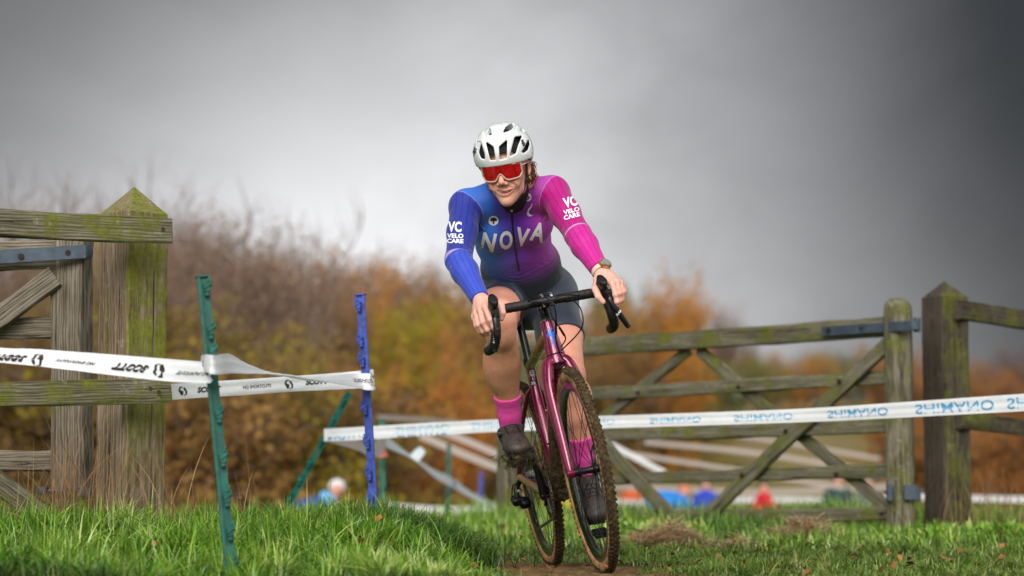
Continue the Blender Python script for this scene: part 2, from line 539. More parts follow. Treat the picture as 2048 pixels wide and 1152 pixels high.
# ------------------------------------------------------------------ signed-distance modelling for bodies and cloth
class Grid:
    def __init__(self, lo, hi, h):
        self.h = h; self.lo = np.asarray(lo, float)
        n = np.ceil((np.asarray(hi, float) - self.lo) / h).astype(int) + 1
        self.ax = [self.lo[i] + h * np.arange(n[i]) for i in range(3)]
        self.D = np.full(n, 0.5, np.float32)
    def _sl(self, lo, hi):
        s = []
        for i in range(3):
            a = int(max(0, math.floor((lo[i] - self.lo[i]) / self.h))); b = int(min(len(self.ax[i]), math.ceil((hi[i] - self.lo[i]) / self.h) + 1))
            if b <= a: return None
            s.append(slice(a, b))
        return tuple(s)
    def _pts(self, s):
        x, y, z = np.meshgrid(self.ax[0][s[0]], self.ax[1][s[1]], self.ax[2][s[2]], indexing='ij')
        return np.stack([x, y, z], -1)
    def _put(self, s, d, k, mode):
        a = self.D[s]
        if mode == 'sub': a = -a
        if k > 0:
            h = np.maximum(k - np.abs(a - d), 0) / k
            r = np.minimum(a, d) - h * h * k * 0.25
        else: r = np.minimum(a, d)
        self.D[s] = -r if mode == 'sub' else r
    def cone(self, a, b, ra, rb, k=0.02, flat=None, mode='add'):
        a = np.asarray(a, float); b = np.asarray(b, float); m = max(ra, rb) * 1.6 + k + 0.02
        s = self._sl(np.minimum(a, b) - m, np.maximum(a, b) + m)
        if s is None: return
        p = self._pts(s); ab = b - a
        t = np.clip(((p - a) @ ab) / max(ab @ ab, 1e-9), 0, 1)
        q = p - (a + t[..., None] * ab)
        e = 1.0
        if flat is not None:
            n, e = flat; n = unit(n)
            q = q + (q @ n)[..., None] * n * (1 / e - 1)
        d = (np.linalg.norm(q, axis=-1) - (ra + (rb - ra) * t)) * min(1.0, e)
        self._put(s, d, k, mode)
    def ell(self, c, axes, rad, k=0.02, mode='add'):
        c = np.asarray(c, float); rad = np.asarray(rad, float); m = rad.max() + k + 0.02
        s = self._sl(c - m, c + m)
        if s is None: return
        q = (self._pts(s) - c) @ np.asarray(axes, float).T
        k0 = np.linalg.norm(q / rad, axis=-1); k1 = np.linalg.norm(q / rad ** 2, axis=-1) + 1e-9
        self._put(s, k0 * (k0 - 1) / k1, k, mode)
    def chain(self, pts, rad, k=0.02, flat=None, mode='add'):
        for i in range(len(pts) - 1): self.cone(pts[i], pts[i + 1], rad[i], rad[i + 1], k, flat, mode)
    def cut(self, p, n, rad=9.0):
        """remove what lies on the +n side of the plane, within rad of p"""
        p = np.asarray(p, float); n = unit(n)
        s = self._sl(p - rad, p + rad)
        if s is None: return
        q = self._pts(s) - p
        d = -(q @ n)
        far = np.linalg.norm(q, axis=-1) > rad
        r = np.maximum(self.D[s], -d)
        self.D[s] = np.where(far, self.D[s], r)
    def mesh(self, off=0.0, keep=False):
        D = self.D - off
        D[0] = D[-1] = 1; D[:, 0] = D[:, -1] = 1; D[:, :, 0] = D[:, :, -1] = 1
        S = D < 0
        nx, ny, nz = D.shape
        cnt = np.zeros((nx - 1, ny - 1, nz - 1), np.uint8)
        cor = [(i, j, k) for i in (0, 1) for j in (0, 1) for k in (0, 1)]
        for i, j, k in cor: cnt += S[i:nx - 1 + i, j:ny - 1 + j, k:nz - 1 + k]
        act = (cnt > 0) & (cnt < 8)
        idx = np.full(act.shape, -1, np.int64); ci = np.argwhere(act); idx[act] = np.arange(len(ci))
        val = np.stack([D[ci[:, 0] + i, ci[:, 1] + j, ci[:, 2] + k] for i, j, k in cor], 1)
        acc = np.zeros((len(ci), 3)); num = np.zeros(len(ci))
        for a in range(8):
            for b in range(a + 1, 8):
                ca, cb = np.array(cor[a]), np.array(cor[b])
                if np.abs(ca - cb).sum() != 1: continue
                va, vb = val[:, a], val[:, b]
                m = (va < 0) != (vb < 0)
                t = np.where(m, va / np.where(m, va - vb, 1), 0)
                acc += np.where(m[:, None], ca + t[:, None] * (cb - ca), 0); num += m
        V = self.lo + (ci + acc / num[:, None]) * self.h
        Fs = []
        for ax in range(3):
            o = [i for i in range(3) if i != ax]
            sa = [slice(1, -1)] * 3; sb = [slice(1, -1)] * 3
            sa[ax] = slice(0, -1); sb[ax] = slice(1, None)
            A, B = S[tuple(sa)], S[tuple(sb)]
            e = np.argwhere(A != B); flip = A[tuple(e.T)]
            e = e.copy()
            q = []
            for d0, d1 in ((0, 0), (1, 0), (1, 1), (0, 1)):
                c = e.copy(); c[:, o[0]] += d0; c[:, o[1]] += d1
                q.append(idx[tuple(c.T)])
            q = np.stack(q, 1)
            if ax == 1: flip = ~flip
            q[~flip] = q[~flip][:, ::-1]
            Fs.append(q)
        F = np.concatenate(Fs)
        F = F[(F >= 0).all(1)]
        if keep:                                  # drop crumbs: keep the one large piece
            lab = np.arange(len(V))
            while True:
                m = lab[F].min(1); nl = lab.copy()
                np.minimum.at(nl, F.ravel(), np.repeat(m, 4)); nl = nl[nl]
                if (nl == lab).all(): break
                lab = nl
            u, c = np.unique(lab[F[:, 0]], return_counts=True); big = u[c.argmax()]
            F = F[lab[F[:, 0]] == big]
            used = np.zeros(len(V), bool); used[F.ravel()] = True
            mp = np.cumsum(used) - 1; V = V[used]; F = mp[F]
        return V, F

def join(*parts):
    V = []; F = []; n = 0
    for v, f in parts:
        V.append(v); F.append(np.asarray(f) + n); n += len(v)
    return np.concatenate(V), np.concatenate(F)

def bvh_of(V, F):
    return BVHTree.FromPolygons([tuple(v) for v in np.asarray(V, float)], [tuple(int(i) for i in f) for f in F])

def set_attr(me, name, arr, kind):
    a = me.attributes.new(name, kind, 'POINT')
    arr = np.asarray(arr, np.float32)
    if kind == 'FLOAT_COLOR':
        arr = np.concatenate([arr, np.ones((len(arr), 1), np.float32)], 1); a.data.foreach_set('color', arr.ravel())
    elif kind == 'FLOAT_VECTOR': a.data.foreach_set('vector', arr.ravel())
    else: a.data.foreach_set('value', arr.ravel())
# ================================================================== the ground
def ground_z(x, y):
    x = np.asarray(x, float); y = np.asarray(y, float)
    bank = 0.105 * sst(-x, 0.02, 0.50) * sst(y, 6.9, 8.5) * (1 - sst(y, 10.5, 14.0))
    z = bank + 0.085 * sst(y, 9.2, 11.6)
    z = z - 1.30 * sst(y, 14.0, 30.0)
    z = z + (3.3 + 2.6 * sst(x, -8, 2)) * sst(y, 46.0, 105.0) + 0.9 * sst(x, 10, 60) * sst(y, 60, 120)
    lump = (0.012 + 0.020 * sst(-x, .1, .6)) * np.sin(x * 5.1 + 1.3 * np.sin(y * 2.7)) * np.sin(y * 4.3 + 0.7) + 0.006 * np.sin(x * 17 + y * 9) * np.sin(y * 13 - x * 5)
    return z + lump * sst(y, 3, 6) * (1 - sst(y, 20, 40)) * (1 - 0.6 * track_mask(x, y))

def track_mask(x, y):
    """bare worn ground under the wheels"""
    cx = 0.20 - 0.10 * (y - 8.2)
    d = np.abs(x - cx) / (0.30 + 0.05 * np.sin(y * 6))
    return (1 - sst(d, 0.55, 1.15)) * sst(y, 6.6, 7.3) * (1 - sst(y, 9.05, 9.75))

def build_ground():
    xs = np.concatenate([np.linspace(-400, -30, 20), np.linspace(-28, -4, 26), np.linspace(-3.8, -0.75, 60), np.linspace(-0.72, 1.1, 150), np.linspace(1.14, 5, 80), np.linspace(5.5, 30, 26), np.linspace(34, 400, 20)])
    ys = np.concatenate([np.linspace(-60, 2, 16), np.linspace(3, 7.0, 50), np.linspace(7.02, 9.8, 220), np.linspace(9.85, 15, 100), np.linspace(15.5, 60, 60), np.linspace(62, 140, 30), np.linspace(160, 1500, 16)])
    X, Y = np.meshgrid(xs, ys, indexing='ij')
    Z = ground_z(X, Y)
    T = track_mask(X, Y)
    rg = np.random.default_rng(3)
    nz = rg.normal(0, 1, X.shape)
    k = np.array([1, 2, 1]) / 4
    for _ in range(3):
        for axn in (0, 1):
            nz = np.apply_along_axis(lambda a: np.convolve(np.pad(a, 1, mode='edge'), k, 'valid'), axn, nz)
    Z = Z + T * nz * 0.030
    nx, ny = X.shape
    V = np.stack([X, Y, Z], -1).reshape(-1, 3)
    I = np.arange(nx * ny).reshape(nx, ny)
    F = np.stack([I[:-1, :-1], I[1:, :-1], I[1:, 1:], I[:-1, 1:]], -1).reshape(-1, 4)
    t = NT('ground_soil')
    v = t.coord('Object')
    s = t.sep(v)
    tr = t.attr('track', 'Fac')
    mud = t.ramp(t.noise(v, 30, 8, 0.7), [(0.25, lin(66, 50, 30)), (0.5, lin(112, 88, 56)), (0.7, lin(140, 114, 76)), (0.85, lin(96, 92, 44))])
    turf = t.ramp(t.noise(v, 9, 8, 0.7), [(0.3, lin(40, 52, 16)), (0.6, lin(62, 84, 28)), (0.8, lin(92, 96, 46))])
    field = t.ramp(t.noise(v, 0.35, 8, 0.65, 0.6), [(0.28, lin(98, 96, 50)), (0.5, lin(128, 116, 74)), (0.72, lin(142, 122, 96))])
    far = t.sstep(s[1], 15, 30)
    c = t.mix(t.sstep(t.math('ADD', tr, t.math('MULTIPLY', t.math('SUBTRACT', t.noise(v, 14, 6, 0.7), 0.5), 0.9)), 0.3, 0.6), turf, mud)
    t.set(base=t.mix(far, c, field), rough=0.9, spec=0.2)
    t.bump(t.noise(v, 70, 8, 0.75), 0.8, 0.012)
    me = new_mesh('ground', V, F, [t.mat], True, None)
    set_attr(me, 'track', T.ravel(), 'FLOAT')
    tag(link('ground', me), kind='structure')
build_ground()

# ================================================================== grass
def grass_mat(name, cols, rough=0.30, transl=0.24):
    t = NT(name)
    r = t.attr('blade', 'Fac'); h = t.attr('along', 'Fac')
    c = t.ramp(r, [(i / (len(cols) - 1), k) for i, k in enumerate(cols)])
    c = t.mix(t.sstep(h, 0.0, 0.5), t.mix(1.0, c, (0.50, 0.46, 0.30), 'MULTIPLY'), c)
    t.set(base=c, rough=rough, spec=0.6)
    tr = t.N.new('ShaderNodeBsdfTranslucent'); t.L.new(c, tr.inputs[0])
    ms = t.N.new('ShaderNodeMixShader'); ms.inputs[0].default_value = transl
    t.L.new(t.b.outputs[0], ms.inputs[1]); t.L.new(tr.outputs[0], ms.inputs[2]); t.L.new(ms.outputs[0], t.out.inputs[0])
    return t.mat

def blades(name, xy, length, width, lean, mat, seg=3, seed=1, base=None, curl=1.0, flat=0.0, dirs=None, tone=None):
    rg = np.random.default_rng(seed); n = len(xy)
    z = ground_z(xy[:, 0], xy[:, 1]) - 0.006 if base is None else base
    L = np.broadcast_to(length, (n,)) * rg.uniform(0.55, 1.25, n)
    W = width * rg.uniform(0.6, 1.3, n)
    a = rg.uniform(0, 2 * np.pi, n) if dirs is None else dirs + rg.normal(0, .45, n)
    ln = np.abs(rg.normal(lean, lean * 0.5, n)) * curl
    d = np.stack([np.cos(a), np.sin(a)], 1)
    fa = a + rg.normal(np.pi / 2, 0.5, n)
    w = np.stack([np.cos(fa), np.sin(fa), rg.normal(0, .15, n)], 1)
    V = np.zeros((n, seg * 2 + 1, 3)); al = np.zeros((n, seg * 2 + 1))
    for k in range(seg + 1):
        s = k / seg
        hz = L * s * (1 - 0.40 * np.minimum(ln, 1.6) * s) * (1 - flat)
        ho = L * ln * s ** 1.8 * 0.85 + L * flat * s
        c = np.stack([xy[:, 0] + d[:, 0] * ho, xy[:, 1] + d[:, 1] * ho, z + np.maximum(hz, 0.002)], 1)
        ww = (W * (1 - s ** 2.2 * 0.9))[:, None] * w * 0.5
        if k < seg: V[:, 2 * k] = c - ww; V[:, 2 * k + 1] = c + ww; al[:, 2 * k:2 * k + 2] = s
        else: V[:, 2 * k] = c; al[:, 2 * k] = 1
    m = seg * 2 + 1
    b = (np.arange(n) * m)[:, None]
    tri = []
    for k in range(seg - 1):
        tri += [[2 * k, 2 * k + 1, 2 * k + 3], [2 * k, 2 * k + 3, 2 * k + 2]]
    tri.append([2 * seg - 2, 2 * seg - 1, 2 * seg])
    F = np.concatenate([b + np.array(t)[None] for t in tri])
    me = new_mesh(name, V.reshape(-1, 3), F, [mat], True, None)
    set_attr(me, 'blade', np.repeat(np.clip(rg.uniform(0, 1, n) if tone is None else tone + rg.normal(0, .16, n), 0, 1), m), 'FLOAT')
    set_attr(me, 'along', al.ravel(), 'FLOAT')
    return tag(link(name, me), kind='stuff')

def scatter(n, x0, x1, y0, y1, seed, dens=None):
    rg = np.random.default_rng(seed)
    p = np.stack([rg.uniform(x0, x1, n), rg.uniform(y0, y1, n)], 1)
    if dens is not None: p = p[rg.uniform(0, 1, n) < dens(p[:, 0], p[:, 1])]
    return p

def vnoise(x, y, f, seed=0):
    rg = np.random.default_rng(seed); ph = rg.uniform(0, 6.28, 8); an = rg.uniform(0, 6.28, 8)
    return sum(np.sin(f * (1 + 0.4 * i) * (x * np.cos(an[i]) + y * np.sin(an[i])) + ph[i]) for i in range(8)) / 8

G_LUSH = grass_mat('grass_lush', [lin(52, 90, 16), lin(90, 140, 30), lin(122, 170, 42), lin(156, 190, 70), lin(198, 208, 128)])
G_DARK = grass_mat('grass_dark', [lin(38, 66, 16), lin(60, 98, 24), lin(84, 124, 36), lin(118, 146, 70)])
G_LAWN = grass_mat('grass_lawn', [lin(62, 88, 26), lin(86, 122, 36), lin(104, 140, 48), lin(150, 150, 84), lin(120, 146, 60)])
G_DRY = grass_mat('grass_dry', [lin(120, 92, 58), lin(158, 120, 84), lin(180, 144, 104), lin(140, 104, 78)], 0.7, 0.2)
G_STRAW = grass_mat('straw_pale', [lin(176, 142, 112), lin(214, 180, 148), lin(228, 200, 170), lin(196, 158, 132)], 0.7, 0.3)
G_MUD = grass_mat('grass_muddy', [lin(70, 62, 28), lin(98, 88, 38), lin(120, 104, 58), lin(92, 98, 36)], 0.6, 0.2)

def tufts(n, x0, x1, y0, y1, seed, per, rad, dens=None):
    """clumps of grass: blade places, the way each leans (outwards, with one drift per clump) and a tone per clump"""
    rg = np.random.default_rng(seed); c = scatter(n, x0, x1, y0, y1, seed, dens)
    k = rg.integers(int(per * .5), int(per * 1.5), len(c)); i = np.repeat(np.arange(len(c)), k)
    r = rad * rg.uniform(.6, 1.5, len(c))[i]; off = rg.normal(0, 1, (len(i), 2)) * r[:, None] * .6
    dr = rg.uniform(0, 6.283, len(c)); drift = np.stack([np.cos(dr), np.sin(dr)], 1)[i] * r[:, None] * rg.uniform(.2, 1.0, len(c))[i][:, None]
    return c[i] + off, np.arctan2(off[:, 1] + drift[:, 1], off[:, 0] + drift[:, 0]), rg.beta(2, 2, len(c))[i], rg.uniform(.6, 1.35, len(c))[i]

def grass_all():
    edge = lambda x, y: sst(-x - 0.05 * np.sin(y * 7), 0.06, 0.34)
    edge2 = lambda x, y: edge(x, y) * np.clip(9.8 / y - 0.3, 0.3, 1)
    p = scatter(60000, -2.4, 0.05, 6.6, 10.4, 1, lambda x, y: edge2(x, y) * (0.25 + 0.75 * sst(vnoise(x, y, 6), -.2, .3)))
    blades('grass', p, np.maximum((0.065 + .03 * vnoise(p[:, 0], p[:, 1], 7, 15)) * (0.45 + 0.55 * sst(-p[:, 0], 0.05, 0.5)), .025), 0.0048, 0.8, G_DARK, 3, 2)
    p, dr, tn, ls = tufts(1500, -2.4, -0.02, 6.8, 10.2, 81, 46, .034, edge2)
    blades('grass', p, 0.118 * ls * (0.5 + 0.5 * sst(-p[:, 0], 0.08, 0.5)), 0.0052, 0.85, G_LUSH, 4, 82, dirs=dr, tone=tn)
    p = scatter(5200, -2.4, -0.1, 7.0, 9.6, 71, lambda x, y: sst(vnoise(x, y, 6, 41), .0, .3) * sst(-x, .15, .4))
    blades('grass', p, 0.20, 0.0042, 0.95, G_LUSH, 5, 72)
    # a dark tussock at the foot of the blue stake
    rg = np.random.default_rng(9)
    q = np.concatenate([np.stack([rg.normal(cx, sx, n), rg.normal(cy, .13, n)], 1) for cx, cy, sx, n in ((-0.37, 8.75, .10, 2600), (-0.24, 8.65, .08, 1500), (-0.48, 9.05, .07, 1000))])
    blades('grass', q, 0.15, 0.0046, 0.85, G_DARK, 5, 3)
    # dark patch bottom left and wisps
    q = scatter(14000, -2.4, -0.8, 6.4, 8.6, 12, lambda x, y: sst(vnoise(x, y, 4, 8), 0.0, .3))
    blades('grass', q, 0.12, 0.0052, 0.9, G_DARK, 3, 6)
    # lawn on the right, trodden short
    tm = lambda x, y: (1 - sst(track_mask(x, y), .15, .55)) * sst(x, -0.25, 0.1)
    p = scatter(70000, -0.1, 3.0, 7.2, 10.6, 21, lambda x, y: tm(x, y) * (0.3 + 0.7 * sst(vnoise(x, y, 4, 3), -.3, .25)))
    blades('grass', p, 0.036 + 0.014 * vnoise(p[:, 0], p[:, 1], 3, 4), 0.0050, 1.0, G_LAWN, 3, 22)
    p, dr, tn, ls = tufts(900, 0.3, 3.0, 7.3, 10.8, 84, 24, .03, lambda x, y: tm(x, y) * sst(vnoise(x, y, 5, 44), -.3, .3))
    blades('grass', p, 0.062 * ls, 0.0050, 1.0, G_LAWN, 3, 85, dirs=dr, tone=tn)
    # muddy trampled tufts on the worn track
    p = scatter(12000, -0.35, 0.75, 7.2, 9.6, 31, lambda x, y: (0.15 + 0.6 * track_mask(x, y)) * sst(vnoise(x, y, 9, 6), -.12, .3))
    blades('grass', p, 0.022, 0.0045, 1.4, G_MUD, 2, 32, curl=1.3, flat=.3)
    p = scatter(6000, 0.46, 1.1, 7.3, 9.4, 33, lambda x, y: (1 - sst(x, .5, 1.05)))
    blades('grass', p, 0.034, 0.004, 1.2, G_MUD, 2, 34)
    # longer grass under the gate and over the crest
    p = scatter(52000, -1.8, 5.2, 10.2, 15.0, 41, lambda x, y: (0.35 + 0.65 * sst(vnoise(x, y, 2.2, 7), -.3, .25)) * (sst(x, -.5, .1) * .9 + .1))
    blades('grass', p, 0.075 + 0.13 * sst(p[:, 1], 11.6, 13.4) + 0.03 * vnoise(p[:, 0], p[:, 1], 3, 14), 0.0055, 0.6, G_LUSH, 3, 42)
    p = scatter(22000, 0.9, 5.0, 11.0, 14.0, 43, lambda x, y: sst(vnoise(x, y, 2.2, 17), -.05, .3))
    blades('grass', p, 0.13, 0.006, 0.8, G_DARK, 3, 44)
    # the same turf goes on round the frame
    p = np.concatenate([scatter(26000, -3.6, 3.6, 3.0, 7.0, 91), scatter(9000, -4.6, -2.3, 6.8, 12, 92), scatter(9000, 2.9, 5.2, 7.0, 11, 93)])
    p = p[(1 - track_mask(p[:, 0], p[:, 1])) > .6]
    blades('grass', p, .05 + .02 * vnoise(p[:, 0], p[:, 1], 3, 24), 0.0065, 0.95, G_LAWN, 2, 94)
    # blown straw and cut hay lying in front of the gate
    rg = np.random.default_rng(5)
    heaps = [(1345, 1100, 10.6, .10, .09, 900), (1300, 1104, 10.5, .06, .06, 300), (1598, 1086, 11.0, .075, .08, 800), (1634, 1080, 11.2, .05, .06, 350), (1475, 1108, 10.4, .04, .05, 160)]
    qs = []; bz = []
    for px, py, Y, sx, sy, n in heaps:
        c = P(px, py, Y); q = np.stack([rg.normal(c[0], sx, n), rg.normal(Y, sy, n)], 1)
        h = 0.11 * np.exp(-((q[:, 0] - c[0]) / (sx * 1.1)) ** 2 - ((q[:, 1] - Y) / (sy * 1.2)) ** 2)
        qs.append(q); bz.append(ground_z(q[:, 0], q[:, 1]) + h * rg.uniform(0.1, 1.0, n))
    blades('straw', np.concatenate(qs), 0.085, 0.0060, 1.3, G_STRAW, 2, 51, base=np.concatenate(bz), flat=0.5)
    # dry stalks round the feet of the posts
    q = np.concatenate([np.stack([rg.normal(P(x, 1000, Y)[0], s, n), rg.normal(Y, .05, n)], 1) for x, Y, s, n in ((150, 8.55, .05, 170), (130, 8.5, .03, 90), (345, 8.5, .05, 26), (470, 8.7, .05, 10), (240, 8.45, .06, 26), (60, 8.6, .08, 34), (1985, 11.9, .10, 90), (1890, 11.8, .15, 30))])
    blades('dry_grass', q, rg.uniform(.14, .52, len(q)), 0.0032, 0.42, G_DRY, 5, 53)
    # leaves blown into the grass
    rg = np.random.default_rng(77); n = 420
    c = np.stack([rg.uniform(-2.3, 2.8, n), rg.uniform(7.2, 12.5, n)], 1); zz = ground_z(c[:, 0], c[:, 1]) + rg.uniform(.012, .075, n) * np.where(c[:, 0] < -.1, 1.2, .6)
    c = np.column_stack([c, zz]); u = rg.normal(0, 1, (n, 3)) * (1, 1, .5); u /= np.linalg.norm(u, axis=1)[:, None]; w = np.cross(u, rg.normal(0, .4, (n, 3)) + (0, 0, 1)); w /= np.linalg.norm(w, axis=1)[:, None]
    sz = rg.uniform(.010, .024, n)[:, None]
    V = np.stack([c - u * sz, c + w * sz * .6 + (0, 0, .004), c + u * sz, c - w * sz * .6 + (0, 0, .004)], 1).reshape(-1, 3)
    tag(link('fallen_leaves', new_mesh('fallen_leaves', V, np.arange(n * 4).reshape(n, 4), [PM('dead_leaf', lin(150, 96, 48), .7, 0, .5, 3)], False, None)), kind='stuff')
    # leaves of low weeds in front of the gate
    p = scatter(1500, 0.35, 0.95, 11.2, 12.6, 61)
    p2 = scatter(900, 1.9, 2.4, 10.9, 11.9, 62)
    blades('weeds', np.concatenate([p, p2]), 0.085, 0.026, 1.0, G_LUSH, 3, 63)
grass_all()

# ================================================================== timber
W_RAIL = wood_mat('timber_rail', lin(54, 50, 40), lin(112, 106, 88), lin(160, 153, 132), 0.66)
W_GREY = wood_mat('timber_grey', lin(62, 54, 44), lin(132, 121, 104), lin(176, 166, 148), 0.12, lichen=0.15)
W_POST = wood_mat('timber_post', lin(70, 54, 40), lin(148, 126, 102), lin(186, 170, 148), 1.05, (0.80, -0.35, 0.75), mossc=lin(126, 134, 34), tone=.74, moss_from=(.55, 1.05))
W_GATE = wood_mat('timber_gate', lin(50, 47, 38), lin(108, 103, 86), lin(158, 152, 130), 0.60, lichen=0.4)
W_DIM = wood_mat('timber_dimmed', lin(40, 35, 28), lin(78, 70, 60), lin(108, 98, 86), 0.65, (0.75, -0.1, 0.65))  # mossy dark timber; dimming at the right of the view put into its colour
GALV = PM('galvanised', lin(72, 84, 96), 0.55, 0.45, 0.25, 22, 0.15, 40)
RUST = PM('rusty_bolt', lin(58, 44, 36), 0.7, 0.5, 0.3, 90)

def plank(name, a, b, w, th, parent, mat, n=(0, -1, 0), seed=0, rough=0.0016, seg=14):
    """a sawn board from a to b; w = height of its face, th = thickness, n = the way its face looks"""
    a = np.asarray(a, float); b = np.asarray(b, float)
    L = np.linalg.norm(b - a); x = (b - a) / L
    n = unit(np.asarray(n, float) - x * (np.asarray(n, float) @ x)); z = np.cross(x, n)
    rg = np.random.default_rng(seed + int(L * 1000))
    c = 0.006
    prof = [(-th/2 + c, -w/2), (th/2 - c, -w/2), (th/2, -w/2 + c), (th/2, w/2 - c), (th/2 - c, w/2), (-th/2 + c, w/2), (-th/2, w/2 - c), (-th/2, -w/2 + c)]
    V = []
    bow = rg.normal(0, 1, (3, 2))
    for i in range(seg + 1):
        s = i / seg
        j = rg.normal(0, rough, (8, 2))
        off = sum(bow[k] * math.sin(math.pi * (k + 1) * s) * rough * 1.4 / (k + 1) for k in range(3))
        for (py, pz), q in zip(prof, j):
            V.append((s * L + rg.normal(0, .002) * (i in (0, seg)), py + q[0] + off[0], pz + q[1] + off[1]))
    F = [tuple(range(8)), tuple(seg * 8 + k for k in range(8))[::-1]]
    for i in range(seg):
        for q in range(8):
            p = (q + 1) % 8
            F.append((i * 8 + q, (i + 1) * 8 + q, (i + 1) * 8 + p, i * 8 + p))
    return link(name, new_mesh(name, V, F, [mat], True, 32), parent, frameM(x, n, z, a))

def square_post(name, base, H, s, yaw, mat, cap_h, parent, cracks=(), seed=1):
    """square post with a four-sided weathered point; cracks: (face 0-3, place across -1..1, width, depth, z0, z1)"""
    rg = np.random.default_rng(seed)
    h = s / 2; per = []
    corners = [(-h, -h), (h, -h), (h, h), (-h, h)]
    for f in range(4):
        (x0, y0), (x1, y1) = corners[f], corners[(f + 1) % 4]
        ts = [0.05, 0.25, 0.75, 0.95]; info = [None] * 4
        for cr in cracks:
            if cr[0] == f:
                m = (cr[1] + 1) / 2; dw = cr[2] / s
                ts += [m - dw, m, m + dw]; info += [None, cr, None]
        order = sorted(range(len(ts)), key=lambda i: ts[i])
        for i in order: per.append((x0 + (x1 - x0) * ts[i], y0 + (y1 - y0) * ts[i], f, info[i]))
    n = len(per); K = 30; V = []
    nrm = [(0, 1), (-1, 0), (0, -1), (1, 0)]
    zs = list(np.linspace(0, H - cap_h, K))
    w1 = rg.normal(0, .0012, (K, n))
    for i, z in enumerate(zs):
        wob = 0.004 * math.sin(z * 7 + seed) + 0.003 * math.sin(z * 17)
        for q, (x, y, f, cr) in enumerate(per):
            dx, dy = nrm[f]; d = w1[i, q]
            if cr is not None:
                e = sst(z, cr[4], cr[4] + .25) * (1 - sst(z, cr[5] - .2, cr[5]))
                d += cr[3] * e * (0.7 + 0.3 * math.sin(z * 9))
            tx, ty = -dy, dx
            V.append((z, x + dx * d + tx * wob * (cr is not None), y + dy * d + ty * wob * (cr is not None)))
    F = [tuple(range(n))]
    for i in range(K - 1):
        for q in range(n):
            p = (q + 1) % n
            F.append((i * n + q, (i + 1) * n + q, (i + 1) * n + p, i * n + p))
    o = (K - 1) * n
    # cap: small eaves chamfer then the point
    for kk in (0.5, 0.92):
        st = len(V)
        for x, y, f, cr in per: V.append((H - cap_h + cap_h * kk, x * (1 - kk), y * (1 - kk)))
        for q in range(n):
            p = (q + 1) % n; F.append((o + q, st + q, st + p, o + p))
        o = st
    V.append((H, 0, 0)); F += [(o + q, len(V) - 1, o + (q + 1) % n) for q in range(n)]
    c, sn = math.cos(R(yaw)), math.sin(R(yaw))
    # local x = up the post
    M = frameM((0, 0, 1), (c, sn, 0), (-sn, c, 0), base)
    return link(name, new_mesh(name, V, F, [mat], True, 25), parent, M)

def bolt(parent, p, n, r=0.011, mat=None):
    b = MB(); n = unit(n); p = np.asarray(p)
    b.cyl(p, p + n * 0.003, r * 1.35, 14).cyl(p + n * .003, p + n * 0.011, r, 6)
    return b.build('bolt', mat or RUST, parent, world=True, smooth=False)

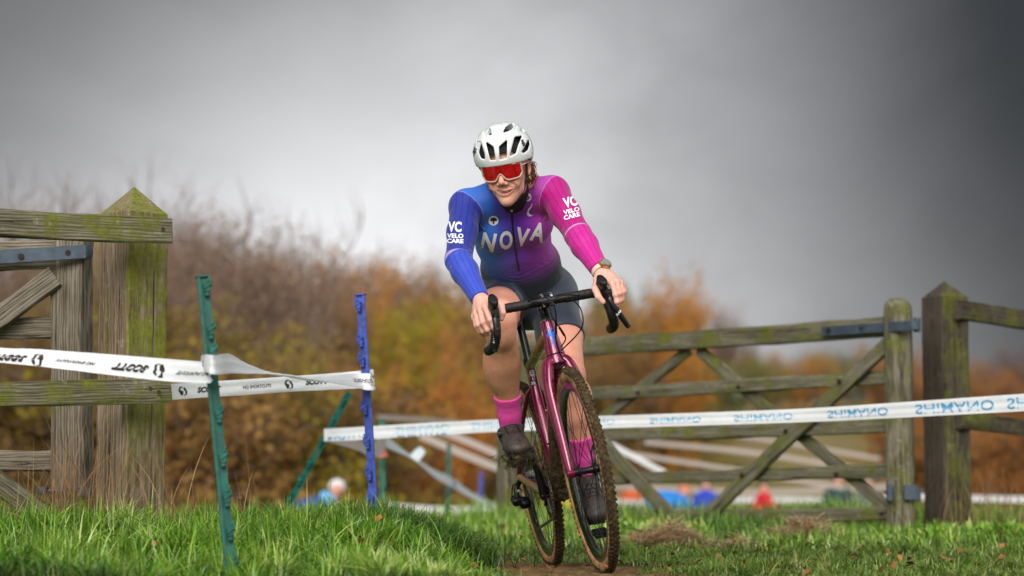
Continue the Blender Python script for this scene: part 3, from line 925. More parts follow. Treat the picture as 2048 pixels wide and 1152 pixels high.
def left_fence():
    t = empty('field_fence', P(262, 1045, 8.75), 'weathered two rail timber fence with a pointed mossy corner post beside the near grassy bank', 'fence', 'field fences')
    base = P(259, 1045, 8.78); base[2] = -0.05
    top = P(262, 371, 8.75)
    square_post('post', base, top[2] - base[2], 0.185, 46, W_POST, 0.105, t, ((3, -0.28, .006, .030, .05, 1.2), (0, 0.30, .006, .030, .05, 1.2), (2, .2, .004, .012, .1, .9), (1, 0.1, .003, .010, .2, .8)), 3)
    plank('rail', P(-1500, 376, 7.25), P(343, 463, 8.60), 0.094, 0.042, t, W_RAIL, (0.06, -1, 0), 1)
    plank('rail', P(-1500, 822, 7.25), P(339, 781, 8.62), 0.088, 0.042, t, W_RAIL, (0.06, -1, 0), 2)
    b2 = P(-1400, 1045, 7.4); b2[2] = -.05
    square_post('post', b2, 1.20, 0.185, 40, W_POST, 0.105, t, (), 4)
    for x, y in ((306, 462), (326, 458), (230, 466), (300, 777), (318, 784)):
        b = MB(); p = P(x, y, 8.565); b.cyl(p, p + np.array((0.0, -.004, 0)), .0075, 8); b.build('nail', RUST, t, world=True)
    # the gate hung behind it
    g = empty('field_gate', P(60, 1040, 8.95), 'grey weathered field gate hung behind the mossy fence rails with a galvanised strap', 'gate', 'timber field gates')
    Y = 8.98
    plank('stile', P(146, 1062, Y), P(146, 462, Y), 0.135, 0.09, g, W_GREY, (-0.35, -1, 0), 4, 0.002)
    plank('rail', P(-400, 520, Y), P(112, 509, Y), 0.106, 0.06, g, W_GREY, seed=5)
    plank('rail', P(-400, 664, Y + .02), P(112, 656, Y + .02), 0.078, 0.03, g, W_GREY, seed=6)
    plank('rail', P(-400, 795, Y + .02), P(112, 790, Y + .02), 0.078, 0.03, g, W_GREY, seed=16)
    plank('rail', P(-400, 926, Y + .02), P(112, 922, Y + .02), 0.078, 0.03, g, W_GREY, seed=7)
    plank('rail', P(-400, 1040, Y + .02), P(112, 1038, Y + .02), 0.07, 0.03, g, W_GREY, seed=8)
    plank('brace', P(-260, 825, Y - .035), P(112, 552, Y - .035), 0.082, 0.035, g, W_GREY, seed=9)
    plank('brace', P(-120, 880, Y - .03), P(112, 1048, Y - .03), 0.080, 0.035, g, W_RAIL, seed=10)
    b = MB()
    a0, a1 = P(-240, 530, Y - .075), P(172, 503, Y - .095)
    x = unit(a1 - a0); n = unit(np.array((0, -1., 0)) - x * (-x[1])); z = np.cross(x, n)
    b.box((a0 + a1) / 2, (np.linalg.norm(a1 - a0), .007, .052), np.stack([x, n, z], 1), bev=.002)
    b.tube([P(172, 503, Y - .095), P(180, 502.5, Y - .06), P(184, 502, Y - .0)], .0262, 8, ell=(1, .18), up=(0, 0, 1))
    b.build('hinge_strap', GALV, g, world=True)
    for px, py in ((43, 513), (137, 506), (-90, 521)): bolt(g, P(px, py, Y - .088), (0, -1, 0), .012)
    b = MB()
    for px0, px1, py, h in ((78, 96, 982, 16), (127, 140, 985, 26), (158, 182, 984, 18)):
        b.box((P(px0, py, Y - .06) + P(px1, py, Y - .06)) / 2, ((px1 - px0) * Y / FPX, .05, h * Y / FPX), bev=.003)
    b.cyl(P(78, 982, Y - .06), P(190, 982, Y - .06), .008, 8)
    b.build('latch', GALV, g, world=True)
left_fence()

GA, GB = np.array([1.8775, 12.0]), np.array([0.076, 14.0])
def GP(px, py, off=0.0):
    k = (px - 1024) / FPX
    s = (GA[0] - 12 * k) / (GA[0] - GB[0] + 2 * k)
    return P(px, py, 12 + 2 * s + off)

def right_gate():
    gd = unit(np.array([GB[0] - GA[0], GB[1] - GA[1], 0])); nrm = (-gd[1] * -1, gd[0], 0)
    nrm = np.array([gd[1], -gd[0], 0.0]);
    if nrm[1] > 0: nrm = -nrm
    base = GP(1800, 1072); base[2] = 0.08
    g = empty('field_gate', base, 'lichen covered five bar timber gate with crossed braces standing behind the rider', 'gate', 'timber field gates')
    L = 1052
    for (yr, yl, w, th, sd) in (((653.5, 703), None, 0.098, .07, 1), ((755, 795), None, .070, .03, 2), ((851, 876), None, .070, .03, 3), ((941, 962), None, .066, .03, 4), ((1028, 1033.5), None, .068, .03, 5)):
        pass
    rails = [(653.5, 694.5, 0.098, .07), (755, 787, .070, .028), (851, 872, .070, .028), (941, 958, .066, .028), (1028.5, 1032, .066, .028)]
    for i, (yr, yl, w, th) in enumerate(rails):
        # heights held level: the left end follows from the gate's own line
        a = GP(1778, yr); bpt = GP(1180, yl); s = np.linalg.norm((GP(1055, 700) - a)[:2]) / np.linalg.norm((bpt - a)[:2])
        b = a + (bpt - a) * s
        plank('rail', a, b, w, th, g, W_GATE, nrm, 20 + i, 0.002)
    o = -0.045
    plank('brace', GP(1374, 1069, o), GP(1776, 688, o), 0.078, .028, g, W_GATE, nrm, 31)
    plank('brace', GP(1372, 1066, o - .012), GP(1196, 878, o - .012), 0.078, .028, g, W_GATE, nrm, 32)
    plank('brace', GP(1378, 700, -o), GP(1120, 905, -o), 0.062, .028, g, W_GATE, nrm, 33)
    plank('brace', GP(1398, 700, -o), GP(1782, 1022, -o), 0.062, .028, g, W_GATE, nrm, 34)
    # round-topped hanging stile
    b0 = GP(1802, 1080); b0[2] = 0.02; t0 = GP(1800, 596)
    H = t0[2] - b0[2]; w, th = .132, .105
    prof = []
    for sx, sy in ((1, 1), (-1, 1), (-1, -1), (1, -1)):
        q = [(sx * (w / 2 - .018), sy * th / 2), (sx * w / 2, sy * (th / 2 - .018))]
        prof += q if sx * sy < 0 else q[::-1]
    V = []; zs = list(np.linspace(0, H - .06, 16)) + [H - .06 + .06 * math.sin(a) for a in (0.4, 0.8, 1.15, 1.4)]
    rg = np.random.default_rng(8)
    for i, z in enumerate(zs):
        k = 1 if i < 16 else math.cos((0.4, 0.8, 1.15, 1.4)[i - 16]) ** 0.8
        V += [(z, x * k + rg.normal(0, .0012), y * (0.5 + 0.5 * k) + rg.normal(0, .0012)) for x, y in prof]
    F = [tuple(range(8)), tuple((len(zs) - 1) * 8 + q for q in range(8))[::-1]]
    for i in range(len(zs) - 1):
        for q in range(8):
            p = (q + 1) % 8; F.append((i * 8 + q, (i + 1) * 8 + q, (i + 1) * 8 + p, i * 8 + p))
    yaw = math.atan2(-gd[1], -gd[0]) * 0.35
    link('stile', new_mesh('stile', V, F, [W_GATE], True, 50), g, frameM((0, 0, 1), (math.cos(yaw), math.sin(yaw), 0), (-math.sin(yaw), math.cos(yaw), 0), b0))
    plank('stile', GP(1060, 1052), GP(1058, 690), 0.08, .07, g, W_GATE, nrm, 37)
    b = MB()
    a0, a1 = GP(1644, 663, -.075), GP(1822, 651, -.10)
    x = unit(a1 - a0); n = unit(nrm - x * (nrm @ x)); z = np.cross(x, n)
    b.box((a0 + a1) / 2, (np.linalg.norm(a1 - a0), .008, .050), np.stack([x, n, z], 1), bev=.003)
    b.cyl(P(1834, 636, 11.9), P(1834, 664, 11.9), .018, 14)
    b.box((a1 + P(1832, 650, 11.9)) / 2, (.05, .012, .045), bev=.003)
    b.build('hinge_strap', GALV, g, world=True)
    for px, py in ((1657, 661), (1724, 657), (1793, 652)): bolt(g, GP(px, py, -.082), nrm, .012)
    for px, py in ((1276, 786), (1477, 774), (1256, 962), (1342, 1040), (1393, 1032), (1484, 950), (1572, 862), (1679, 763), (1673, 949), (1763, 1028)):
        b = MB(); p = GP(px, py, -.075); b.cyl(p, p + np.array(nrm) * .012, .013, 10, r2=.010); b.build('bolt', RUST, g, world=True)
    b = MB()
    b.box(P(1779, 985, 11.88), (.025, .05, .085), bev=.003)
    b.box(P(1822, 985, 11.86), (.07, .03, .075), bev=.003)
    b.cyl(P(1768, 984, 11.9), P(1846, 982, 11.9), .010, 10)
    b.cyl(P(1836, 978, 11.86), P(1838, 1003, 11.86), .012, 10)
    b.build('latch', GALV, g, world=True)
    f = empty('field_fence', P(1894, 1062, 12.05), 'dark pointed gatepost with two rails running off behind the hinge of the five bar gate', 'fence', 'field fences')
    base = P(1897, 1062, 12.08); base[2] = 0.0
    square_post('post', base, P(1895, 561, 12.05)[2], 0.172, 27, W_DIM, 0.085, f, ((0, -0.1, .005, .008, .1, 1.2),), 5)
    plank('rail', P(1916, 619, 11.98), P(2620, 738, 15.0), .098, .04, f, W_DIM, (-.35, -1, 0), 51)
    plank('rail', P(1918, 841, 11.98), P(2620, 916, 15.0), .082, .04, f, W_DIM, (-.35, -1, 0), 52)
    b2 = P(2600, 1050, 15.05); b2[2] = 0.0
    square_post('post', b2, 1.25, 0.172, 27, W_DIM, 0.085, f, (), 6)
    p = empty('gate_post', P(1022, 1056, 14.1), 'pale round topped latch post seen between the rider and the five bar gate', 'gate post')
    bb = P(1022, 1058, 14.1); bb[2] = 0.0
    square_post('post', bb, P(1022, 690, 14.1)[2], .135, 20, W_GATE, .05, p, (), 7)
right_gate()

# ================================================================== electric-fence stakes
PL_GREEN = PM('plastic_green', lin(0, 92, 78), 0.45, 0, 0.35, 30, 0.1, mud=.30)
PL_BLUE = PM('plastic_blue', lin(52, 78, 170), 0.45, 0, 0.45, 34, 0.1, mud=.30)
PL_FAR = PM('plastic_faded_green', lin(40, 112, 92), 0.5, 0, 0.2, 30)

def make_stake(H, mat, hooks, side, label, group='fence stakes along the taped course'):
    t = empty('fence_stake', (0, 0, 0), label, 'fence stake', group)
    b = MB(); w = .034
    prof = [(-w / 2, -.003), (w / 2, -.003), (w / 2, .003), (.004, .003), (.003, .026), (-.003, .026), (-.004, .003), (-w / 2, .003)]
    n = len(prof); V = []
    for z, k in ((-.12, .1), (0, 1), (H - .004, 1), (H, .9)): V += [(x * k, y * k, z) for x, y in prof]
    F = [tuple(range(n))[::-1], tuple(3 * n + q for q in range(n))]
    for i in range(3):
        for q in range(n):
            p = (q + 1) % n; F.append((i * n + q, i * n + p, (i + 1) * n + p, (i + 1) * n + q))
    b.add(np.array(V), F)
    b.box((-side * .0125, -.007, H / 2), (.009, .008, H - .01))          # stiffening rib on the face
    b.box((0, .004, H - .003), (w * 1.2, .034, .006), bev=.002)
    b.build('shaft', mat, t, smooth=False)
    b = MB()
    b.box((side * .008, -.012, 0), (.020, .020, .030), bev=.003)
    b.box((side * .010, -.021, .004), (.028, .008, .008), np.array(Matrix.Rotation(R(-35 * 1), 3, 'Y')), bev=.002)
    b.box((side * .019, -.013, .012), (.007, .014, .022), bev=.002)
    b.box((side * .006, -.016, -.020), (.014, .014, .012), bev=.002)
    b.box((side * .015, -.014, .026), (.004, .008, .022), np.array(Matrix.Rotation(R(25 * side), 3, 'Y')), bev=.001)
    A = b.build('hook', mat, t, smooth=False)
    for i, z in enumerate(hooks):
        o = A if i == 0 else A.copy()
        if i: COL.objects.link(o)
        o.matrix_basis = Matrix.Translation((0, 0, z))
    return t

def set_stake(o, bot, top, yaw=0):
    z = unit(top - bot); x = unit(np.array([math.cos(R(yaw)), math.sin(R(yaw)), 0]) - z * (z @ np.array([math.cos(R(yaw)), math.sin(R(yaw)), 0])))
    y = np.cross(z, x)
    o.matrix_basis = frameM(x, y, z, bot); WM[o.name] = o.matrix_basis.copy()

def stakes():
    b, t = P(466, 1190, 6.98), P(405, 551, 7.0); H = np.linalg.norm(t - b)
    hk = [H * (1 - (y - 551) / (1190 - 551)) for y in (577, 664, 707, 832, 920, 999, 1066, 1132)]
    set_stake(make_stake(H, PL_GREEN, hk, 1, 'upright dark green plastic stake nearest the camera in the long grass'), b, t, 12)
    b, t = P(751, 1066, 9.45), P(721, 588, 9.45); H = np.linalg.norm(t - b)
    hk = [H * (1 - (y - 588) / (1066 - 588)) for y in (611, 682, 722, 818, 886, 949, 1001)]
    set_stake(make_stake(H, PL_BLUE, hk, -1, 'scuffed blue plastic stake with white tape knotted on it beside the grass tussock'), b, t, -10)
    b, t = P(566, 1030, 12.3), P(699, 786, 12.2); H = np.linalg.norm(t - b)
    set_stake(make_stake(H, PL_GREEN, [H * k for k in (.12, .28, .42, .60, .78, .93)], -1, 'green plastic stake leaning over steeply to hold the end of the blue lettered tape'), b, t, 0)
    b, t = P(766, 1062, 14.6), P(764, 838, 14.6); H = np.linalg.norm(t - b)
    set_stake(make_stake(H, PL_FAR, [H * k for k in (.2, .4, .6, .8)], 1, 'pale green blurred stake just behind the scuffed blue stake'), b, t)
    b, t = P(896, 1052, 19.5), P(898, 888, 19.5); H = np.linalg.norm(t - b)
    set_stake(make_stake(H, PL_GREEN, [H * k for k in (.2, .4, .6, .8)], -1, 'small dark green stake holding up the sagging tape in the field'), b, t)
    b, t = P(-1180, 1150, 8.6), P(-1180, 600, 8.6); H = np.linalg.norm(t - b)
    set_stake(make_stake(H, PL_GREEN, [H * k for k in (.2, .4, .6, .8)], 1, 'green plastic stake beyond the left edge holding the lettered tape'), b, t)
    b, t = P(2900, 1150, 9.0), P(2900, 640, 9.0); H = np.linalg.norm(t - b)
    set_stake(make_stake(H, PL_BLUE, [H * k for k in (.2, .4, .6, .8)], 1, 'blue plastic stake beyond the right edge holding the long tape'), b, t)
    b, t = P(958, 1075, 22), P(963, 943, 22); H = np.linalg.norm(t - b)
    set_stake(make_stake(H, PL_BLUE, [H * k for k in (.2, .4, .6, .8)], 1, 'small far blue stake at the low end of the sagging tape'), b, t)
stakes()

# ================================================================== course tape
def tape_mat(name, base, tr=0.25):
    t = NT(name)
    v = t.coord('Object')
    n = t.noise(v, 26, 5, 0.6, 1.2)
    t.set(base=t.mix(t.sstep(n, .35, .7), tuple(c * .94 for c in base), base), rough=0.38)
    t.bump(t.noise(v, 34, 3, 0.5, 0.8), 0.35, 0.006)
    tl = t.N.new('ShaderNodeBsdfTranslucent'); tl.inputs[0].default_value = (*base, 1)
    ms = t.N.new('ShaderNodeMixShader'); ms.inputs[0].default_value = tr
    t.L.new(t.b.outputs[0], ms.inputs[1]); t.L.new(tl.outputs[0], ms.inputs[2]); t.L.new(ms.outputs[0], t.out.inputs[0])
    return t.mat
TAPE_W = tape_mat('tape_white', lin(244, 246, 248), .22)
TAPE_B = tape_mat('tape_pale_blue', lin(232, 242, 246), .3)
TAPE_P = tape_mat('tape_weathered', lin(208, 196, 186), .4)
INK = PM('black_print', lin(48, 40, 36), 0.6)
INK_BLUE = PM('blue_print', lin(40, 136, 196), 0.6)
INK_PALE = PM('blue_print_seen_through', lin(166, 208, 228), 0.6)

class Tape:
    """a ribbon of plastic tape through points (px, py, depth, twist in degrees, width)"""
    def __init__(self, label, pts, mat, group, n=14, cat='course tape', name='course_tape', crinkle=.0006, seed=0):
        p = np.array([np.concatenate([P(q[0], q[1], q[2]), [q[3], q[4]]]) for q in pts])
        s = spline(p, n)
        self.C = s[:, :3]; self.tw = np.radians(s[:, 3]); self.w = s[:, 4]
        self.L = np.concatenate([[0], np.cumsum(np.linalg.norm(np.diff(self.C, axis=0), axis=1))])
        T = np.gradient(self.C, axis=0); T /= np.linalg.norm(T, axis=1)[:, None]
        up = np.array([0, 0, 1.0]) - T * T[:, 2:3]; up /= np.linalg.norm(up, axis=1)[:, None]
        nn = np.cross(T, up)
        self.A = np.cos(self.tw)[:, None] * up + np.sin(self.tw)[:, None] * nn
        self.Nn = np.cross(T, self.A)
        rg = np.random.default_rng(seed); K = 7
        self.cr = np.cumsum(rg.normal(0, crinkle, (len(s), K)), 0) * 0.6 + rg.normal(0, crinkle * .5, (len(s), K))
        self.cr -= self.cr.mean(1)[:, None]
        V = []
        for k in range(K):
            q = k / (K - 1) - .5
            V.append(self.C + self.A * (q * self.w)[:, None] + self.Nn * self.cr[:, k:k + 1])
        V = np.stack(V, 1).reshape(-1, 3)
        F = [(i * K + k, (i + 1) * K + k, (i + 1) * K + k + 1, i * K + k + 1) for i in range(len(s) - 1) for k in range(K - 1)]
        c = self.C[len(s) // 2]
        self.o = empty(name, c, label, cat, group)
        wobj('ribbon', V, F, mat, self.o, True, None)
        self.K = K
    def at(self, u, v, off):
        u = np.clip(u, 0, self.L[-1])
        f = lambda a: np.stack([np.interp(u, self.L, a[:, i]) for i in range(a.shape[1])], 1)
        C, A, Nn = f(self.C), f(self.A), f(self.Nn); w = np.interp(u, self.L, self.w)
        cr = f(self.cr); kk = np.clip((v + .5) * (self.K - 1), 0, self.K - 1.001); i0 = kk.astype(int); fr = kk - i0
        c = cr[np.arange(len(u)), i0] * (1 - fr) + cr[np.arange(len(u)), i0 + 1] * fr
        # print lies on the side that faces the camera
        side = np.where((Nn * (CAMP - C)).sum(1) > 0, 1.0, -1.0)
        return C + A * (v * w)[:, None] + Nn * (c + side * off)[:, None]
    def text(self, s, u0, h, v0=0.0, mat=None, wide=1.0, rot=False, flip=False, bold=.02, shear=0, clip=None):
        """print s centred at u0 (metres along), h = letter height in metres"""
        V2, F = text2d(s, bold, shear, .35)
        w = float(np.mean(self.w))
        x = V2[:, 0] * h * wide; y = V2[:, 1] * h / w
        if rot: x, y = -x, -y
        if flip: y = -y
        v = v0 + y
        if clip is not None:
            F = [f for f in F if all(clip[0] <= v[i] <= clip[1] for i in f)]
            if not F: return
        V = self.at(u0 + x, np.clip(v, -.5, .5), .0016)
        wobj('lettering', V, F, mat or INK, self.o, False)
    def logo(self, u0, h, v0=0, rot=False):
        """two facing brackets, the tape maker's mark"""
        w = float(np.mean(self.w)); sg = -1 if rot else 1
        for dx, pts in ((-.28, [(.3, .5), (-.1, .5), (-.25, .1), (.12, -.1), (.05, -.5), (.3, -.42), (.38, -.05), (0, .12), (.05, .35), (.3, .4)]), (.30, [(-.12, .42), (.1, .3), (.28, -.1), (.2, -.42), (-.2, -.55), (-.25, -.48), (.0, -.38), (.05, -.12), (-.1, .1), (-.18, .3)])):
            V2, F = poly2d(pts)
            x = (V2[:, 0] + dx) * h * sg; y = V2[:, 1] * h / w * sg
            wobj('printed_mark', self.at(u0 + x, v0 + y, .0016), F, INK, self.o, False)

def tapes():
    GT = 'marking tape along the course'
    W = .070
    a = Tape('white black lettered tape stretched across the near fence post to the nearest green stake',
             [(-1180, 690, 8.6, 0, W), (-700, 700, 8.1, -20, W), (-260, 704, 7.6, -44, W), (-60, 709, 7.35, -50, W), (60, 715, 7.25, -44, W), (200, 728, 7.15, -32, W), (330, 740, 7.05, -22, W), (425, 746, 6.93, -10, W * .85)], TAPE_W, GT, seed=3)
    def ua(px):   # metres along for a photo column
        q = a.C - CAMP; col = 1024 + FPX * q[:, 0] / (q @ _f)
        return float(np.interp(px, col, a.L))
    a.text('SCOTT', ua(262), .026, -.05, INK, 1.12, rot=True, bold=.055, shear=.3)
    a.logo(ua(320), .040, -.05, rot=True)
    a.text('SCOTT', ua(20), .026, -.1, INK, 1.12, rot=True, bold=.055, shear=.3)
    a.logo(ua(78), .040, -.1, rot=True)
    a.text('NO SHORTCUTS', ua(152), .014, -.05, INK, .95, rot=True)
    a.text('NO SHORTCUTS', ua(388), .014, -.08, INK, .95, rot=True)
    # loop round the green stake and the twisted run to the blue one
    b = Tape('crumpled twisted white tape running from the nearest green stake to the blue stake',
             [(402, 728, 7.03, 0, .05), (412, 727, 6.90, 0, .052), (432, 730, 6.88, -8, .056), (462, 727, 7.1, -12, .060), (500, 736, 7.4, -44, .056), (550, 747, 8.0, -70, .050), (605, 757, 8.5, -76, .046), (655, 761, 8.95, -56, .052), (712, 762, 9.35, -18, .066), (742, 764, 9.38, 0, .066), (747, 764, 9.45, 0, .06)], TAPE_W, GT, n=10, seed=5, crinkle=.0009)
    b.text('SCOTT', .07, .018, .0, INK, .9, rot=True, shear=.3)
    b.text('NO SHORTCUTS', b.L[-1] - .12, .013, .05, INK, .9, rot=True)
    c = Tape('white lettered tape passing behind the nearest green stake from the blue stake to the fence',
             [(300, 787, 8.95, 0, .06), (380, 781, 9.05, 0, .060), (480, 775, 9.2, 4, .06), (580, 768, 9.35, 6, .06), (680, 762, 9.5, 0, .066), (748, 757, 9.52, 0, .074)], TAPE_W, GT, seed=6)
    def uc(px):
        q = c.C - CAMP; col = 1024 + FPX * q[:, 0] / (q @ _f)
        return float(np.interp(px, col, c.L))
    c.text('SCOTT', uc(418), .023, 0, INK, 1.12, bold=.055, shear=.3)
    c.logo(uc(365), .034)
    c.text('NO SHORTCUTS', uc(514), .0135, 0, INK, .95)
    c.logo(uc(577), .036)
    c.text('SCOTT', uc(634), .024, 0.06, INK, 1.12, bold=.055, shear=.3)
    c.text('NO SHORTCUTS', uc(738), .0135, .05, INK, .95)
    d = Tape('long blue lettered white tape stretched behind the rider and before the five bar gate',
             [(648, 870, 12.15, 0, .062), (700, 868, 12.0, 0, .064), (850, 859, 11.8, 0, .062), (1000, 851, 11.6, 0, .060), (1180, 845, 11.3, 0, .058), (1400, 838, 11.0, 0, .058), (1600, 831, 10.8, 0, .060), (1800, 820, 10.5, 4, .066), (2080, 803, 10.2, 0, .074), (2500, 780, 9.6, 0, .074), (2900, 752, 9.0, 0, .074)], TAPE_W, GT, seed=8)
    def ud(px):
        q = d.C - CAMP; col = 1024 + FPX * q[:, 0] / (q @ _f)
        return float(np.interp(px, col, d.L))
    d.text('SHIMANO', ud(692), .050, -.55, INK_BLUE, 1.05, bold=.05, clip=(-.5, -.02))
    d.text('SHIMANO', ud(845), .050, -.75, INK_BLUE, 1.05, bold=.05, clip=(-.5, 0))
    d.text('SHIMANO', ud(845), .034, .08, INK_PALE, 1.4, flip=True, bold=.0)
    d.text('SHIMANO', ud(1000), .036, .06, INK_PALE, 1.4, flip=True, bold=.0)
    d.text('SHIMANO', ud(1180), .030, .02, INK_PALE, 1.4, flip=True, bold=.0)
    mid = PM('blue_print_folded', lin(132, 188, 218), .6); mid2 = PM('blue_print_worn', lin(92, 166, 208), .6)
    for px, hh in ((1350, .030), (1527, .032), (1715, .035), (1909, .040), (2096, .042)):
        d.text('SHIMANO', ud(px), hh, -.02, mid2 if px > 1650 else mid, 1.42, flip=True, bold=.012)
    # tapes down in the field
    e = Tape('slack translucent tape drooping between the leaning stake and the pale green stake', [(652, 872, 12.2, 0, .05), (700, 886, 12.9, -25, .07), (745, 900, 13.9, -20, .09), (770, 884, 14.5, 0, .09)], TAPE_P, GT, n=8, seed=9, crinkle=.0009)
    Tape('scrap of red and white tape tied to the pale green stake', [(757, 866, 14.5, 0, .05), (764, 890, 14.5, 60, .07), (768, 914, 14.5, 30, .06)], PM('tape_red', lin(226, 120, 118), .5), GT, n=6)
    f = Tape('pale blue tape sagging steeply from the pale green stake down into the field', [(768, 880, 14.5, 0, .075), (820, 912, 16.5, -40, .065), (870, 948, 18.5, -15, .07), (900, 963, 19.4, 0, .075), (950, 995, 21.5, -25, .08), (1000, 1020, 23, 0, .08)], TAPE_B, GT, n=8, seed=10, crinkle=.0009)
    f.text('SHIMANO', f.L[-1] * .30, .045, 0, INK_BLUE, 1.1)
    f.text('SHIMANO', f.L[-1] * .62, .05, 0, INK_BLUE, 1.1)
    Tape('short loose end of tape sticking up from the sagging blue tape', [(828, 918, 16.7, 0, .07), (838, 906, 16.7, 0, .07), (846, 898, 16.7, 0, .05)], TAPE_B, GT, n=6)
    far = [('faint pinkish tape high behind the long blue lettered tape', [(755, 834, 24, 0, .05), (880, 842, 27, 0, .05), (1000, 856, 30, 0, .05)], TAPE_P),
           ('upper of two whitish tapes sloping down to the latch post left of the rider', [(880, 862, 26, 0, .075), (930, 880, 26, 0, .075), (1005, 912, 26, 0, .075)], TAPE_P),
           ('lower of two whitish tapes sloping down to the latch post left of the rider', [(840, 870, 24, 0, .075), (920, 905, 24, 0, .075), (1005, 940, 24, 0, .075)], TAPE_P),
           ('broad white tape low across the field between the small stakes', [(770, 1012, 30, 0, .08), (880, 1020, 30, 0, .08), (1010, 1018, 30, 0, .08)], TAPE_W),
           ('bright blurred tape slanting down behind the left end of the gate', [(1205, 880, 28, 0, .06), (1265, 912, 28, 0, .06), (1330, 946, 28, 0, .06)], TAPE_W),
           ('grey tape crossing behind the gate just above its fourth bar', [(1240, 905, 34, 0, .06), (1420, 932, 34, 0, .06), (1560, 955, 34, 0, .06), (1690, 976, 34, 0, .06)], TAPE_P),
           ('mauve tape fanning out behind the middle of the gate', [(1290, 884, 38, 0, .07), (1500, 905, 38, 0, .07), (1720, 938, 38, 0, .07)], TAPE_P),
           ('whitish tape behind the third bar at the right of the gate', [(1440, 866, 40, 0, .06), (1600, 890, 40, 0, .06), (1760, 918, 40, 0, .06)], TAPE_P),
           ('white barrier tape low behind the people in the field', [(1150, 1000, 50, 0, .10), (1300, 1006, 50, 0, .10), (1480, 1000, 50, 0, .10), (1640, 1000, 50, 0, .10), (1800, 996, 50, 0, .10)], TAPE_W),
           ('upper white barrier tape behind the red jacketed person', [(1180, 968, 56, 0, .12), (1380, 980, 56, 0, .12), (1560, 984, 56, 0, .12), (1800, 972, 56, 0, .12)], TAPE_P),
           ('grey white tape low on the right behind the dark gatepost', [(1840, 994, 40, 0, .09), (1950, 997, 40, 0, .09), (2100, 1000, 40, 0, .09)], TAPE_W)]
    for i, (lab, pts, mt) in enumerate(far): Tape(lab, pts, mt, GT, n=6, seed=30 + i, crinkle=.0009)
tapes()
# ================================================================== trees of the hedgerow
def leaf_mat(name, cols):
    t = NT(name)
    r = t.attr('leaf', 'Fac')
    oi = t.N.new('ShaderNodeObjectInfo')
    k = t.math('FRACT', t.math('ADD', t.math('MULTIPLY', r, 0.8), t.math('MULTIPLY', oi.outputs['Random'], 0.2)))
    c = t.ramp(k, [(i / (len(cols) - 1), tuple(min(.8, w * 1.28) for w in q)) for i, q in enumerate(cols)])
    t.set(base=c, rough=0.7, spec=0.2)
    tr = t.N.new('ShaderNodeBsdfTranslucent'); t.L.new(c, tr.inputs[0])
    ms = t.N.new('ShaderNodeMixShader'); ms.inputs[0].default_value = 0.4
    t.L.new(t.b.outputs[0], ms.inputs[1]); t.L.new(tr.outputs[0], ms.inputs[2]); t.L.new(ms.outputs[0], t.out.inputs[0])
    return t.mat
LEAF = dict(
    lime=leaf_mat('leaf_lime', [lin(124, 124, 36), lin(150, 144, 40), lin(172, 152, 44), lin(134, 132, 48)]),
    gold=leaf_mat('leaf_gold', [lin(164, 116, 52), lin(186, 134, 62), lin(172, 108, 54), lin(158, 122, 60)]),
    brush=leaf_mat('leaf_brush', [lin(92, 70, 38), lin(120, 92, 52), lin(104, 86, 42), lin(138, 106, 66)]),
    orange=leaf_mat('leaf_orange', [lin(150, 112, 48), lin(180, 124, 46), lin(196, 138, 52), lin(168, 130, 52), lin(204, 150, 68)]),
    rust=leaf_mat('leaf_rust', [lin(134, 82, 40), lin(164, 104, 50), lin(150, 112, 56), lin(172, 122, 66)]),
    olive=leaf_mat('leaf_olive', [lin(98, 98, 36), lin(130, 120, 40), lin(150, 130, 44), lin(160, 128, 48)]),
    tan=leaf_mat('leaf_tan', [lin(132, 104, 58), lin(160, 126, 70), lin(144, 110, 58), lin(172, 136, 86)]),
    mauve=leaf_mat('leaf_mauve', [lin(126, 106, 84), lin(148, 122, 98), lin(138, 112, 94), lin(160, 138, 112)]),
    green=leaf_mat('leaf_green', [lin(71, 90, 41), lin(92, 109, 46), lin(111, 120, 55), lin(85, 97, 46)]),
    slate=leaf_mat('leaf_slate', [lin(76, 81, 88), lin(90, 92, 97), lin(83, 81, 83), lin(102, 99, 99)]))
BARK = PM('bark', lin(92, 78, 64), 0.9, 0, 0.35, 6, 0.4, 30)
TWIG = PM('twig_bark', lin(122, 102, 90), 0.9, 0, 0.3, 4)

